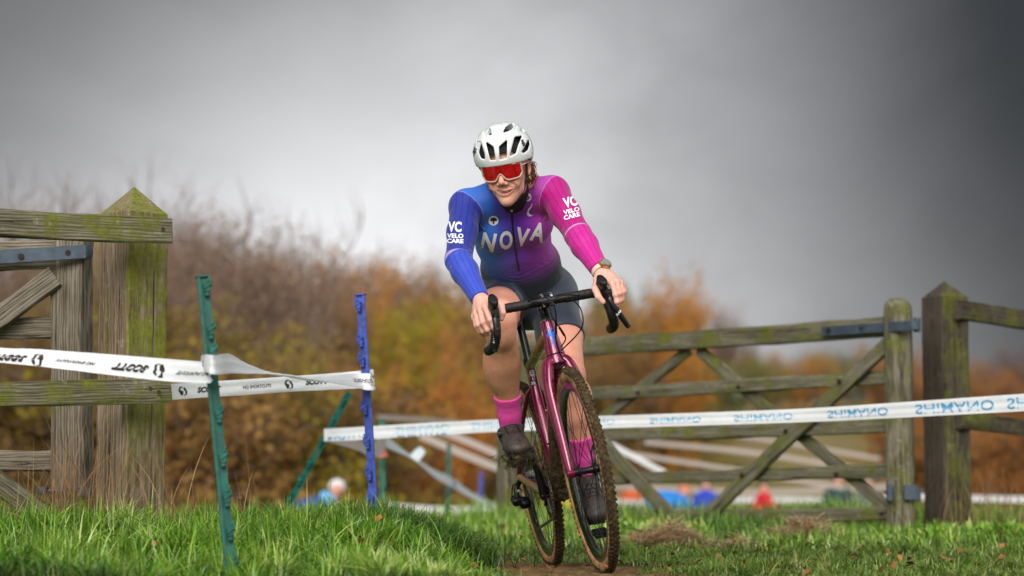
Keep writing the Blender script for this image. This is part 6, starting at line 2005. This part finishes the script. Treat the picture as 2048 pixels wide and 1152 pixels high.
    for (x0, y0, rot, k) in ((910, 453, -2, 1.0), (1140, 403, 15, 1.0)):
        c, s_ = math.cos(R(rot)), math.sin(R(rot))
        for tx, dx, dy, h, wd in (('VC', 0, 1, 21, 15), ('VELO', 1, 19, 9, 10), ('CARE', 1, 29.5, 9, 10)):
            T(tx, (x0 + c * dx + s_ * -dy * -(1 if x0 > 1000 else 1) * .35, y0 + dy), (wd * k, h * k), rot * -1, .035)
    decal2d(disc2d(28, .5), jb, (987, 441), (20, 20), 0, jer, WHITEP, 'badge')
    crown_ = poly2d([(-.30, .02), (-.34, .16), (-.2, .3), (0, .36), (.2, .3), (.34, .16), (.30, .02), (.1, -.02), (.07, -.05), (.06, -.3), (.12, -.36), (-.12, -.36), (-.06, -.3), (-.07, -.05), (-.1, -.02)])
    decal2d(crown_, jb, (987, 441), (20, 20), 0, jer, INK, 'printed_mark', .003)
    decal2d(disc2d(28, .5), jb, (1056, 394), (13, 16), 0, jer, WHITEP, 'badge')
    decal2d(disc2d(20, .26, .16, 1), jb, (1055, 395), (14, 16), 0, jer, PM('purple_print', lin(110, 30, 140), .6), 'printed_mark', .003)
    decal2d(poly2d([(-.02, .02), (.35, .10), (.35, -.02), (.02, -.1)]), jb, (1056, 395), (14, 16), 0, jer, PM('purple_print', lin(110, 30, 140), .6), 'printed_mark', .003)
    decal2d(poly2d([(.0, .5), (-.12, .25), (-.32, .1), (-.42, -.35), (-.1, -.5), (.3, -.38), (-.02, -.32), (-.22, -.18), (-.12, .05), (.0, .2), (.08, .5)]), jb, (1062, 420), (19, 27), 8, jer, WHITEP, 'printed_mark')
    for tx, dy in (('GREAT', -5), ('RACE', 0), ('CLUB', 5)): pass
    # zip, collar
    b = MB(); zp = []
    for t in np.linspace(0, 1, 40):
        d = ray(1023 + 15 * t - 3 * math.sin(t * 3), 412 + 128 * t); h = jb.ray_cast(Vector(CAMP), Vector(d).normalized())
        if h[0] is not None and h[0].y < 8.75: zp.append(np.array(h[0]) + np.array(h[1]) * .001)
    b.tube(zp, .0034, 8, ell=(.6, 1.0)); b.build('zip', SHOE_D, jer, world=True)
    b = MB(); b.box(zp[1] + np.array([0, -.006, -.008]), (.006, .004, .016), bev=.001); b.build('zip_pull', GOLD, jer, world=True)
    g = Grid(P(1024, 385, 8.4) - .12, P(1024, 385, 8.4) + .12, .0035)
    g.cone(H(0, -.030, -.055), P(1026, 402, 8.46), .056, .066, .01)
    g.cut(H(0, 0.02, -.088), HU * .6 + HF * -.15 + unit(NECK - PEL) * .5, .5); g.cut(P(1026, 402, 8.44), -SP, .5)
    v, f = g.mesh(); wobj('neck_warmer', v, f, NECKM, R_, True, None)

    # ---------------- shorts
    g = grid_for([PEL, RH, RK, LH, LK, P(1041, 532, 8.75)], .14, .005)
    torso(g, .05)
    rk2, lk2 = RH * .25 + RK * .75, LH * .30 + LK * .70
    g.chain([RH, RH * .5 + RK * .5 + np.array([0, 0, .004]), rk2], [.092, .083, .072], .03)
    g.chain([LH, LH * .5 + LK * .5, lk2], [.094, .082, .068], .03)
    g.cone(RH, P(1052, 600, 8.86), .09, .10, .04); g.cone(LH, P(1056, 600, 8.86), .09, .10, .04)
    g.cut(P(1041, 520, 8.72), SP, .40)
    g.cut(P(990, 612, 8.635), RK - RH + np.array([0, 0, .06]), .24)
    g.cut(P(1128, 672, 8.70), LK - LH + np.array([.03, 0, 0]), .155)
    v, f = g.mesh(.002, True); sh = wobj('bib_shorts', v, f, LYCRA, R_, True, None)
    sb = bvh_of(v, f)
    decal2d(text2d('LOM', .03, .2, .2), sb, (926, 606), (9, 13), 66, sh, WHITEP, 'lettering')
    decal2d(poly2d([(-.5, .5), (-.3, .5), (.5, -.5), (.3, -.5)]), sb, (938, 622), (12, 22), 0, sh, WHITEP, 'printed_mark')

    # ---------------- socks and shoes
    def sock(K, A, f0, top_n, r0, r1, cen):
        g = grid_for([K * (1 - f0) + A * f0, A], .09, .0032)
        a = K * (1 - f0) + A * f0
        g.chain([K * (1 - f0 + .12) + A * (f0 - .12), a, A * .6 + a * .4, A + unit(A - K) * .04], [r0 * 1.05, r0, r1 * 1.10, r1], .01)
        g.cut(a, top_n, .2)
        v, f = g.mesh()
        s = wobj('sock', v, f, SOCK, R_, True, None)
        return s
    kr = sock(RK, RA, .70, (RK - RA) * 1.0, .0475, .0380, None)
    kl = sock(LK, LA, .62, (LK - LA) * 1.0, .0475, .038, None)
    def ring(K, A, f, r, par):
        c = K * (1 - f) + A * f; ax = unit(A - K); u = unit(np.cross(ax, [0, 1, 0])); w = np.cross(ax, u)
        b = MB(); b.tube([c + (u * math.cos(t) + w * math.sin(t)) * r for t in np.linspace(0, 6.2832, 28, endpoint=False)], .0012, 6, closed=True); b.build('cuff', SOCK, par, world=True)
    ring(RK, RA, .735, .0468, kr); ring(LK, LA, .655, .0468, kl)

    def shoe(A, toe, heel, side, sole_n, lat):
        """A ankle, toe tip, heel; lat = across the foot; sole_n points out of the sole"""
        d = unit(toe - heel); lat = unit(lat - d * (lat @ d)); sn = np.cross(d, lat)
        if sn @ sole_n < 0: sn = -sn
        up = -sn; L = np.linalg.norm(toe - heel); Q = np.stack([lat, d, up])
        g = grid_for([A, toe, heel], .08, .0032)
        h0 = heel + up * .04
        g.ell(heel + d * .045 + up * .038, Q, (.034, .048, .042), .02)
        g.ell(heel + d * L * .50 + up * .034, Q, (.036, .07, .034), .03)
        g.ell(heel + d * L * .72 + up * .026, Q, (.044, .06, .028), .03)
        g.ell(heel + d * (L - .04) + up * .022, Q, (.038, .042, .023), .03)
        g.cone(A + unit(A - heel) * -.0, heel + d * .075 + up * .045, .043, .040, .02)
        g.cone(A + up * .012, heel + d * .05 + up * .05, .043, .042, .02)
        g.cone(heel + d * L * .35 + up * .06, heel + d * L * .7 + up * .034, .030, .026, .03)
        g.cut(A + up * -.006, up * .9 + d * -.35, .09)
        v, f = g.mesh(); s = wobj('shoe', v, f, SHOE, R_, True, None)
        bv = bvh_of(v, f)
        # sole
        b = MB()
        o = []
        for t, w in ((0, .022), (.06, .031), (.25, .033), (.45, .034), (.68, .043), (.85, .041), (.96, .028), (1.0, .010)): o.append((t, w))
        P0 = [heel + d * L * t + lat * w for t, w in o] + [heel + d * L * t - lat * w for t, w in o[::-1]]
        n = len(P0); VV = [p + up * .008 for p in P0] + [p - up * .006 for p in P0]
        b.add(np.array(VV), [tuple(range(n)), tuple(range(n, 2 * n))[::-1]] + [(i, i + n, (i + 1) % n + n, (i + 1) % n) for i in range(n)])
        for t in (.12, .25, .62, .75, .88):
            for q in (-1, 1): b.box(heel + d * L * t + lat * q * .022 - up * .011, (.020, .018, .012), np.stack([lat, d, up], 1), bev=.003)
        b.build('sole', SHOE_D, s, world=True)
        # lace guides and cable, dial
        b = MB()
        def lay(t, q0, q1, r):
            pts = []
            for q in np.linspace(q0, q1, 12):
                o_ = heel + d * L * t + lat * q * .06 + up * .16
                h = bv.ray_cast(Vector(o_), Vector(-up))
                if h[0] is not None: pts.append(np.array(h[0]) + np.array(h[1]) * .0012)
            if len(pts) > 2: b.tube(pts, r, 6)
        for t in (.44, .52, .60, .68): lay(t, -.36, .40, .0018)
        for t0, q in ((.46, -.34), (.54, -.34), (.62, -.34), (.46, .36), (.54, .36), (.62, .36)):
            pts = []
            for k in np.linspace(-.03, .03, 6):
                h = bv.ray_cast(Vector(heel + d * L * (t0 + k) + lat * q * .06 + up * .16), Vector(-up))
                if h[0] is not None: pts.append(np.array(h[0]) + np.array(h[1]) * .002)
            if len(pts) > 2: b.tube(pts, .0032, 6, ell=(.6, 1.3))
        b.build('lace', SHOE_D, s, world=True)
        b = MB(); c = heel + d * L * .40 + lat * side * .043 + up * .060
        b.tube([c - lat * side * .012, c, c + lat * side * .007, c + lat * side * .008], [.011, .0125, .0125, .009], 16); b.build('dial', SHOE_D, s, world=True)
        return s, d, lat, up, L
    # right: foot on the raised pedal, toe towards the camera
    toe, heel = P(1041, 912, 8.455), P(1020, 886, 8.70)
    s1 = shoe(P(1024, 852, 8.655), toe, heel, -1, np.array([0, 0, -1.0]), LAT)
    toe, heel = P(1194, 1046, 8.60), P(1181, 985, 8.79)
    s2 = shoe(P(1171, 945, 8.745), toe, heel, 1, np.array([0, -.3, -1.0]), LAT)
    # mud and torn grass hanging from the right shoe
    rg = np.random.default_rng(12); b = MB()
    _, d, lat, up, L = s1
    base = toe = P(1041, 914, 8.455)
    for q in range(900):
        p = base + lat * rg.normal(0, .027) - d * abs(rg.normal(0, .035)) - up * rg.uniform(-.016, .036) + d * rg.uniform(-.004, .012)
        v = unit(rg.normal(0, 1, 3) + lat * rg.normal(0, .6)) * rg.uniform(.012, .036); w = np.cross(v, [0, 1, .2]) * .07
        b.add(np.array([p - v / 2 - w, p - v / 2 + w, p + v / 2 + rg.normal(0, .003, 3)]), [(0, 1, 2)])
    tag(b.build('grass_clump', G_MUD, R_, world=True, smooth=False), kind='stuff')
    g = Grid(base - .10, base + .10, .004)
    for q in range(16): g.ell(base + lat * rg.normal(0, .020) - d * rg.uniform(-.002, .06) - up * rg.uniform(-.006, .028), np.eye(3), rg.uniform(.009, .017, 3), .008)
    v, f = g.mesh(); tag(wobj('mud_cake', v, f, MUD, R_, True, None), kind='stuff')

    # ---------------- helmet
    hc = H(-.007, -.022, .053); rad = np.array([.1035, .134, .106])
    g = Grid(hc - .17, hc + .17, .0026)
    g.ell(hc, HA, rad, 0)
    g.ell(hc + HU * -.01, HA, rad - .021, 0, 'sub')
    # lower edge: brow in front, lower at the back
    g.cut(H(0, .10, .024), unit(-HU + HF * .02), .15)
    g.cut(H(0, .0, -.012), -HU, .5)
    # the rim rolls out a little
    for i in range(24):
        pass
    sv = Grid(hc - .17, hc + .17, .0026); sv.ell(hc, HA, rad, 0); eb = bvh_of(*sv.mesh())
    def hit(px, py):
        h = eb.ray_cast(Vector(CAMP), Vector(ray(px, py)).normalized())
        return np.array(h[0]) if h[0] is not None else None
    def hp(x, y, ox=930, oy=230, s=5.762): return (ox + x / s, oy + y / s)
    vents = [[(250, 322), (300, 352), (324, 374), (346, 512), (298, 514), (270, 405)], [(400, 368), (478, 298), (474, 490), (405, 507)],
             [(576, 258), (646, 248), (604, 350), (580, 436), (524, 466), (548, 370)], [(142, 318), (176, 314), (218, 440), (224, 502), (192, 492), (158, 404)],
             [(728, 296), (736, 340), (716, 400), (676, 432), (660, 424), (694, 370)], [(236, 172), (262, 156), (288, 168), (300, 226), (246, 218)],
             [(448, 194), (470, 145), (520, 112), (572, 102), (532, 160), (482, 186)], [(338, 80), (435, 66), (440, 78), (343, 91)], [(642, 176), (660, 162), (686, 184), (664, 188)]]
    ii = np.argwhere(g.D < .008); pts = g.lo + ii * g.h
    w3 = pts - CAMP; dep = w3 @ _f; ppx = 1024 + FPX * (w3 @ _r) / dep; ppy = 576 - FPX * (w3 @ _u) / dep
    frontal = ((pts - hc) @ HF > -.05)
    val = g.D[tuple(ii.T)]
    for vt in vents:
        q = np.array([hp(*c) for c in vt]); n = len(q); d2 = np.full(len(pts), 1e9); ins = np.zeros(len(pts), bool)
        for i in range(n):
            a, c = q[i], q[(i + 1) % n]; e = c - a
            t = np.clip(((ppx - a[0]) * e[0] + (ppy - a[1]) * e[1]) / (e @ e), 0, 1)
            d2 = np.minimum(d2, (ppx - a[0] - t * e[0]) ** 2 + (ppy - a[1] - t * e[1]) ** 2)
            cr = (a[1] > ppy) != (c[1] > ppy)
            with np.errstate(divide='ignore', invalid='ignore'): xi = (c[0] - a[0]) * (ppy - a[1]) / (c[1] - a[1]) + a[0]
            ins ^= cr & (ppx < xi)
        sdm = (np.where(ins, -1, 1) * np.sqrt(d2) - 1.2) * 8.2 / FPX
        hh = np.maximum(.005 - np.abs(val + sdm), 0) / .005
        nv = np.maximum(val, -sdm) + hh * hh * .005 * .25
        val = np.where(frontal, nv, val)
    g.D[tuple(ii.T)] = val
    # vents towards the back
    for x in (-.045, 0, .045):
        u0 = unit(HX * x - HF * .06 + HU * .09); u1 = unit(HX * x - HF * .10 + HU * .05)
        for dep_ in (0, .015): g.cone(hc + HA.T @ (HA @ u0 * rad) - u0 * dep_, hc + HA.T @ (HA @ u1 * rad) - u1 * dep_, .011, .011, .003, None, 'sub')
    # grooves between the ribs
    for vt in ([(318, 350), (300, 240), (272, 120), (300, 90)], [(398, 345), (420, 230), (446, 120), (440, 90)], [(250, 322), (228, 240), (205, 190)], [(566, 250), (560, 190), (600, 130)], [(480, 298), (500, 230), (560, 175)], [(130, 312), (150, 240), (200, 175)]):
        pp = [hit(*hp(*q)) for q in vt]; pp = [q for q in pp if q is not None]
        if len(pp) > 1: g.chain(pp, [.0026] * len(pp), .003, None, 'sub')
    v, f = g.mesh(); hel = wobj('helmet', v, f, HELMET, R_, True, None)
    hb = bvh_of(v, f)
    g = Grid(hc - .17, hc + .17, .004); g.ell(hc + HU * -.008, HA, rad - .019, 0); g.ell(hc + HU * -.012, HA, rad - .026, 0, 'sub')
    g.cut(H(0, .115, .062), -HU, .075); g.cut(H(0, 0, .012), -HU, .5)
    v, f = g.mesh(); wobj('liner', v, f, HEL_IN, hel, True, None)
    decal2d(text2d('MET', .05, .15, .25), hb, hp(676, 342), (8.6, 6.0), 64, hel, INK, 'lettering', .002)
    decal2d(text2d('MET', .05, .15, .25), hb, hp(112, 420), (7, 6), -66, hel, INK, 'lettering', .002)
    # straps
    b = MB()
    for s in (-1, 1):
        pts = [H(s * .080, .028, .015), H(s * .073, .022, -.025), H(s * .062, .026, -.060), H(s * .047, .030, -.090), H(s * .022, .040, -.116)]
        b.tube(spline(pts, 6), .0042, 8, ell=(.35, 1), up=HF)
        pts = [H(s * .082, -.03, .0), H(s * .079, .0, -.03), H(s * .068, .020, -.048)]
        b.tube(spline(pts, 5), .0042, 8, ell=(.35, 1), up=HF)
    b.build('chin_strap', SHOE_D, hel, world=True)

    # ---------------- glasses: one wrapped red lens in a pale frame
    def gp(u, v):  # u -1..1 across, v 0 top..1 bottom
        a = u * 1.12; x = math.sin(a) * .0770; y = .040 + math.cos(a) * .0665
        top = .024 - .004 * u * u; bot = -.0285 + .006 * abs(u) ** 3
        notch = math.exp(-(u / .16) ** 2) * .0235
        bot = bot + notch + .010 * sst(abs(u), .78, 1.0)
        z = top + (bot - top) * v
        return H(x, y + .007 * (1 - v) - .002, z)
    NU, NV = 56, 8
    for th, mt in ((0, LENSM),):
        VV = np.array([gp(-1 + 2 * i / NU, j / NV) for i in range(NU + 1) for j in range(NV + 1)])
        VV2 = VV - HF * .0022
        nn = len(VV); FF = []
        for i in range(NU):
            for j in range(NV):
                a = i * (NV + 1) + j
                FF.append((a, a + 1, a + NV + 2, a + NV + 1)); FF.append((a + nn, a + NV + 1 + nn, a + NV + 2 + nn, a + 1 + nn))
        sg = wobj('sunglasses', np.concatenate([VV, VV2]), FF, LENSM, R_, True, None)
    b = MB()
    loop = [gp(-1 + 2 * i / 60, 1.0) for i in range(61)]; b.tube(np.array(loop) + HF * .001, .0026, 8)
    for s in (-1, 1):
        b.tube([gp(s, 0), gp(s, .35), gp(s, .7), gp(s, 1.0)], .0034, 8)
        b.tube(spline([gp(s, .25), H(s * .079, .02, .012), H(s * .080, -.02, .010)], 5), .0038, 8, ell=(.5, 1.4), up=HU)
    b.build('glasses_frame', FRAMEM, sg, world=True)
    b = MB(); hbv = bvh_of(headV, headF); tp = []
    for zx, zy in ((376, 869), (400, 877), (428, 883), (456, 886), (484, 882), (512, 873), (544, 858)):
        d = ray(930 + zx / 5.762, 230 + zy / 5.762); h = hbv.ray_cast(Vector(CAMP), Vector(d).normalized()); tp.append(np.array(h[0]) + HF * .0020)
    tp = np.array(tp); dep = (tp - HEADC) @ HF; xx = (tp - HEADC) @ HX; cf = np.polyfit(xx, dep, 2); tp += HF * (np.polyval(cf, xx) - dep)[:, None]
    tp = spline(tp, 5); b.tube(tp, np.interp(np.linspace(0, 1, len(tp)), [0, .2, .5, .8, 1], [.0012, .0030, .0036, .0030, .0012]), 8, ell=(1.0, .5), up=HU)
    b.build('teeth', TEETH, body, world=True)
    # earring
    b = MB(); c = H(.079, .004, -.045)
    b.tube([c + HU * math.sin(t) * .007 + HF * math.cos(t) * .007 for t in np.linspace(0, 6.28, 16, endpoint=False)], .0014, 6, closed=True); b.build('earring', GOLD, R_, world=True)
    # ---------------- hair: tucked under the helmet, curls escaping on the side
    g = Grid(HEADC - .15, HEADC + .15, .004)
    g.ell(H(0, -.030, .018), HA, (.079, .085, .080), 0); g.ell(H(.045, -.070, -.030), HA, (.036, .035, .045), .02); g.ell(H(-.03, -.07, -.03), HA, (.035, .035, .04), .02)
    g.cut(H(0, .030, 0), HF, .3)
    v, f = g.mesh(); hr_ = wobj('hair', v, f, HAIR, R_, True, None)
    b = MB(); rg = np.random.default_rng(21)
    for q in range(210):
        s = 1 if q < 190 else -1
        p0 = H(s * (.074 if s > 0 else .07), -.020 - rg.uniform(0, .055), .004 - rg.uniform(0, .050)); n = 9; pts = [p0]; dd = unit(HX * s * rg.uniform(.0, .55) - HF * .7 + HU * rg.uniform(-.9, .3)); ph = rg.uniform(0, 6)
        for k in range(n):
            dd = unit(dd + HU * rg.normal(-.10, .20) + HX * s * .55 * math.sin(ph + k * 1.2) - HX * s * .12 + HF * rg.normal(0, .2)); pts.append(pts[-1] + dd * rg.uniform(.003, .0062) * (1 if s > 0 else .5))
        b.tube(spline(pts, 3), .0010, 4, caps=False)
    tag(b.build('hair_curls', HAIR, hr_, world=True), kind='stuff')
    # ---------------- watch
    ax = unit(LW - LE); c = LW - ax * .006
    u = unit(np.array([.45, -.62, .55]) - ax * (np.array([.45, -.62, .55]) @ ax)); w = np.cross(ax, u)
    b = MB(); b.tube([c + (u * math.cos(t) + w * math.sin(t)) * .0305 for t in np.linspace(0, 6.2832, 36, endpoint=False)], .0095, 10, ell=[(.28, 1.0)] * 36, closed=True, up=u)
    wt = b.build('watch', BANDM, R_, world=True)
    d = c + u * .032
    b = MB(); b.tube([d - u * .004, d + u * .006, d + u * .010, d + u * .0102], [.021, .022, .020, .0165], 28)
    for k in range(5):
        t = k * 1.2566 + .3; b.cyl(d + (ax * math.cos(t) + w * math.sin(t)) * .021 + u * .003, d + (ax * math.cos(t) + w * math.sin(t)) * .0245 + u * .003, .003, 8)
    b.build('watch_case', GOLD, wt, world=True)
    b = MB(); b.cyl(d + u * .0103, d + u * .0108, .0158, 28); b.build('watch_face', PM('watch_glass', lin(150, 156, 158), .12, .2, .1), wt, world=True)
rider()
# ================================================================== people down in the field, seen over the crest
SKIN_F = PM('skin_far', lin(222, 160, 138), .55, 0, .1, 8)
TROUS = PM('trousers_dark', lin(38, 40, 48), .8, 0, .15, 8)
def cloth(name, c): return PM(name, c, .7, 0, .14, 7, .2, 12)

def field_person(px, head_py, Y, label, jacket, hat=None, hair=None, lean=0.0, face=1.0, trous=None, arm=(0.2, -.45), hatname='hair', bulk=1.0, group='people watching in the field', drop=None):
    hd = P(px, head_py, Y); gz = float(ground_z(hd[0], Y)); Hh = hd[2] - gz
    X, Z, D = np.array([1.0, 0, 0]), np.array([0, 0, 1.0]), np.array([0, -1.0, 0])
    r = empty('person', (hd[0] - lean, Y, gz), label, 'person', group)
    hip = np.array([hd[0] - lean, Y, gz + (min(.93, Hh * .58) if drop is None else Hh - drop)])
    nk = hd - Z * .17 - X * (.10 * (lean > .2) * face)
    sh = nk - Z * .05
    fe = [hip * 1.0 + D * s * .13 for s in (-1, 1)]
    g = Grid(np.minimum(hip, hd) - np.array([.75, .6, Hh]), np.maximum(hip, hd) + .75, .026)
    def limbs(g, e=0.0):
        for s in (-1, 1):
            a = sh + X * s * .17 * (abs(lean) < .2) + D * s * .17 * (abs(lean) >= .2)
            el = a + X * arm[0] * .55 * (face if abs(lean) >= .2 else s) + Z * arm[1] * .55; w = el + X * arm[0] * .45 * face + Z * arm[1] * .4 + D * .08
            g.chain([a, el, w], [.062 * bulk + e, .052 * bulk + e, .040 + e], .03)
            yield w
    ws = list(limbs(g))
    g.chain([hip, hip * .45 + sh * .55, sh], [.15, .14, .13], .06)
    g.ell(hd, np.eye(3), (.080, .098, .115), .01); g.cone(hd - Z * .05, nk, .055, .06, .02)
    for w in ws: g.ell(w - Z * .05, np.eye(3), (.040, .035, .06), .01)
    for s in (-1, 1):
        k = hip + X * s * .10 - Z * (hip[2] - gz) * .5 + D * .05; f = np.array([hip[0] + s * .13, Y, gz + .05])
        g.chain([hip + X * s * .08, k, f], [.095, .065, .048], .03); g.cone(f, f + D * .16, .045, .04, .02)
    g.ell(hd + D * .10 - Z * .01, np.eye(3), (.014, .02, .018), .01)
    v, f = g.mesh(); wobj('body', v, f, SKIN_F, r, True, None)
    g = Grid(np.minimum(hip, hd) - np.array([.75, .6, .5]), np.maximum(hip, hd) + .75, .026)
    list(limbs(g, .022)); g.chain([hip, hip * .45 + sh * .55, sh], [.185 * bulk, .180 * bulk, .155 * bulk], .06); g.cut(hip - Z * .10, -Z, 1.5)
    v, f = g.mesh(); wobj('jacket', v, f, jacket, r, True, None)
    g = Grid(np.array([hip[0] - .4, Y - .4, gz - .05]), np.array([hip[0] + .4, Y + .4, hip[2] + .25]), .026)
    g.ell(hip, np.eye(3), (.17, .14, .14), .03)
    for s in (-1, 1):
        k = hip + X * s * .10 - Z * (hip[2] - gz) * .5 + D * .05; f = np.array([hip[0] + s * .13, Y, gz + .10]); g.chain([hip + X * s * .08, k, f], [.115, .085, .070], .03)
    v, f = g.mesh(); wobj('trousers', v, f, trous or TROUS, r, True, None)
    g = Grid(hd - .3, hd + .3, .02); g.ell(hd + Z * .035 - D * .012, np.eye(3), (.112, .125, .105) if hatname != 'hair' else (.098, .115, .112), 0)
    g.cut(hd + D * .06 + Z * .04, D * .9 - Z * .6, .5); g.cut(hd - Z * (.02 if hatname != 'hair' else .05), -Z, .5)
    v, f = g.mesh(); wobj(hatname, v, f, hat, r, True, None)
    return r

def people():
    dark = cloth('hair_dark', lin(34, 26, 24))
    r = field_person(674, 979, 32, 'bent over racer in navy and pale blue with white helmet behind the grass bank', cloth('jersey_navy', lin(44, 70, 140)), cloth('helmet_far_white', lin(232, 232, 232)), lean=.44, face=1, arm=(.30, -.50), hatname='helmet', bulk=.85, drop=.28)
    sh = P(652, 996, 31.8)
    b = MB(); b.tube([sh + np.array([-.05, -.12, .03]), sh + np.array([.04, -.14, -.0]), sh + np.array([.10, -.12, -.06])], [.07, .085, .06], 12); b.build('jersey_panel', cloth('jersey_sky', lin(110, 178, 226)), r, world=True)
    field_person(1528, 976, 45, 'person in a red jacket standing beyond the middle of the gate', cloth('jacket_red', lin(206, 18, 44)), dark, lean=.20, arm=(.38, -.35), bulk=1.0)
    field_person(1368, 985, 44, 'person in a bright blue coat stooping behind the foot of the gate brace', cloth('coat_blue', lin(16, 124, 206)), cloth('cap_orange', lin(214, 120, 92)), lean=.50, face=1, arm=(.2, -.5), bulk=1.35, hatname='hat', drop=.22)
    field_person(1412, 972, 47, 'dark haired person in a royal blue jacket beside the bright blue coat', cloth('jacket_royal', lin(28, 62, 184)), dark, lean=-.05, arm=(.15, -.4), bulk=1.05)
    field_person(1262, 974, 62, 'person in an orange jacket seen between the front wheel and the gate brace', cloth('jacket_orange', lin(214, 84, 36)), dark, arm=(.15, -.45), bulk=.85)
    field_person(1676, 962, 44, 'person in a dark green jacket with back turned near the hinge end of the gate', cloth('jacket_green', lin(38, 66, 62)), cloth('hood_green', lin(34, 56, 54)), arm=(.12, -.45), bulk=1.1, hatname='hood')
    field_person(1736, 966, 50, 'person in a teal hat just right of the dark green jacket', cloth('jacket_grey', lin(96, 104, 96)), cloth('hat_teal', lin(0, 104, 96)), arm=(.12, -.45), hatname='hat')
    field_person(1138, 975, 50, 'person in a yellow top glimpsed between the two wheels', cloth('top_yellow', lin(214, 190, 70)), dark, arm=(.12, -.45))
people()
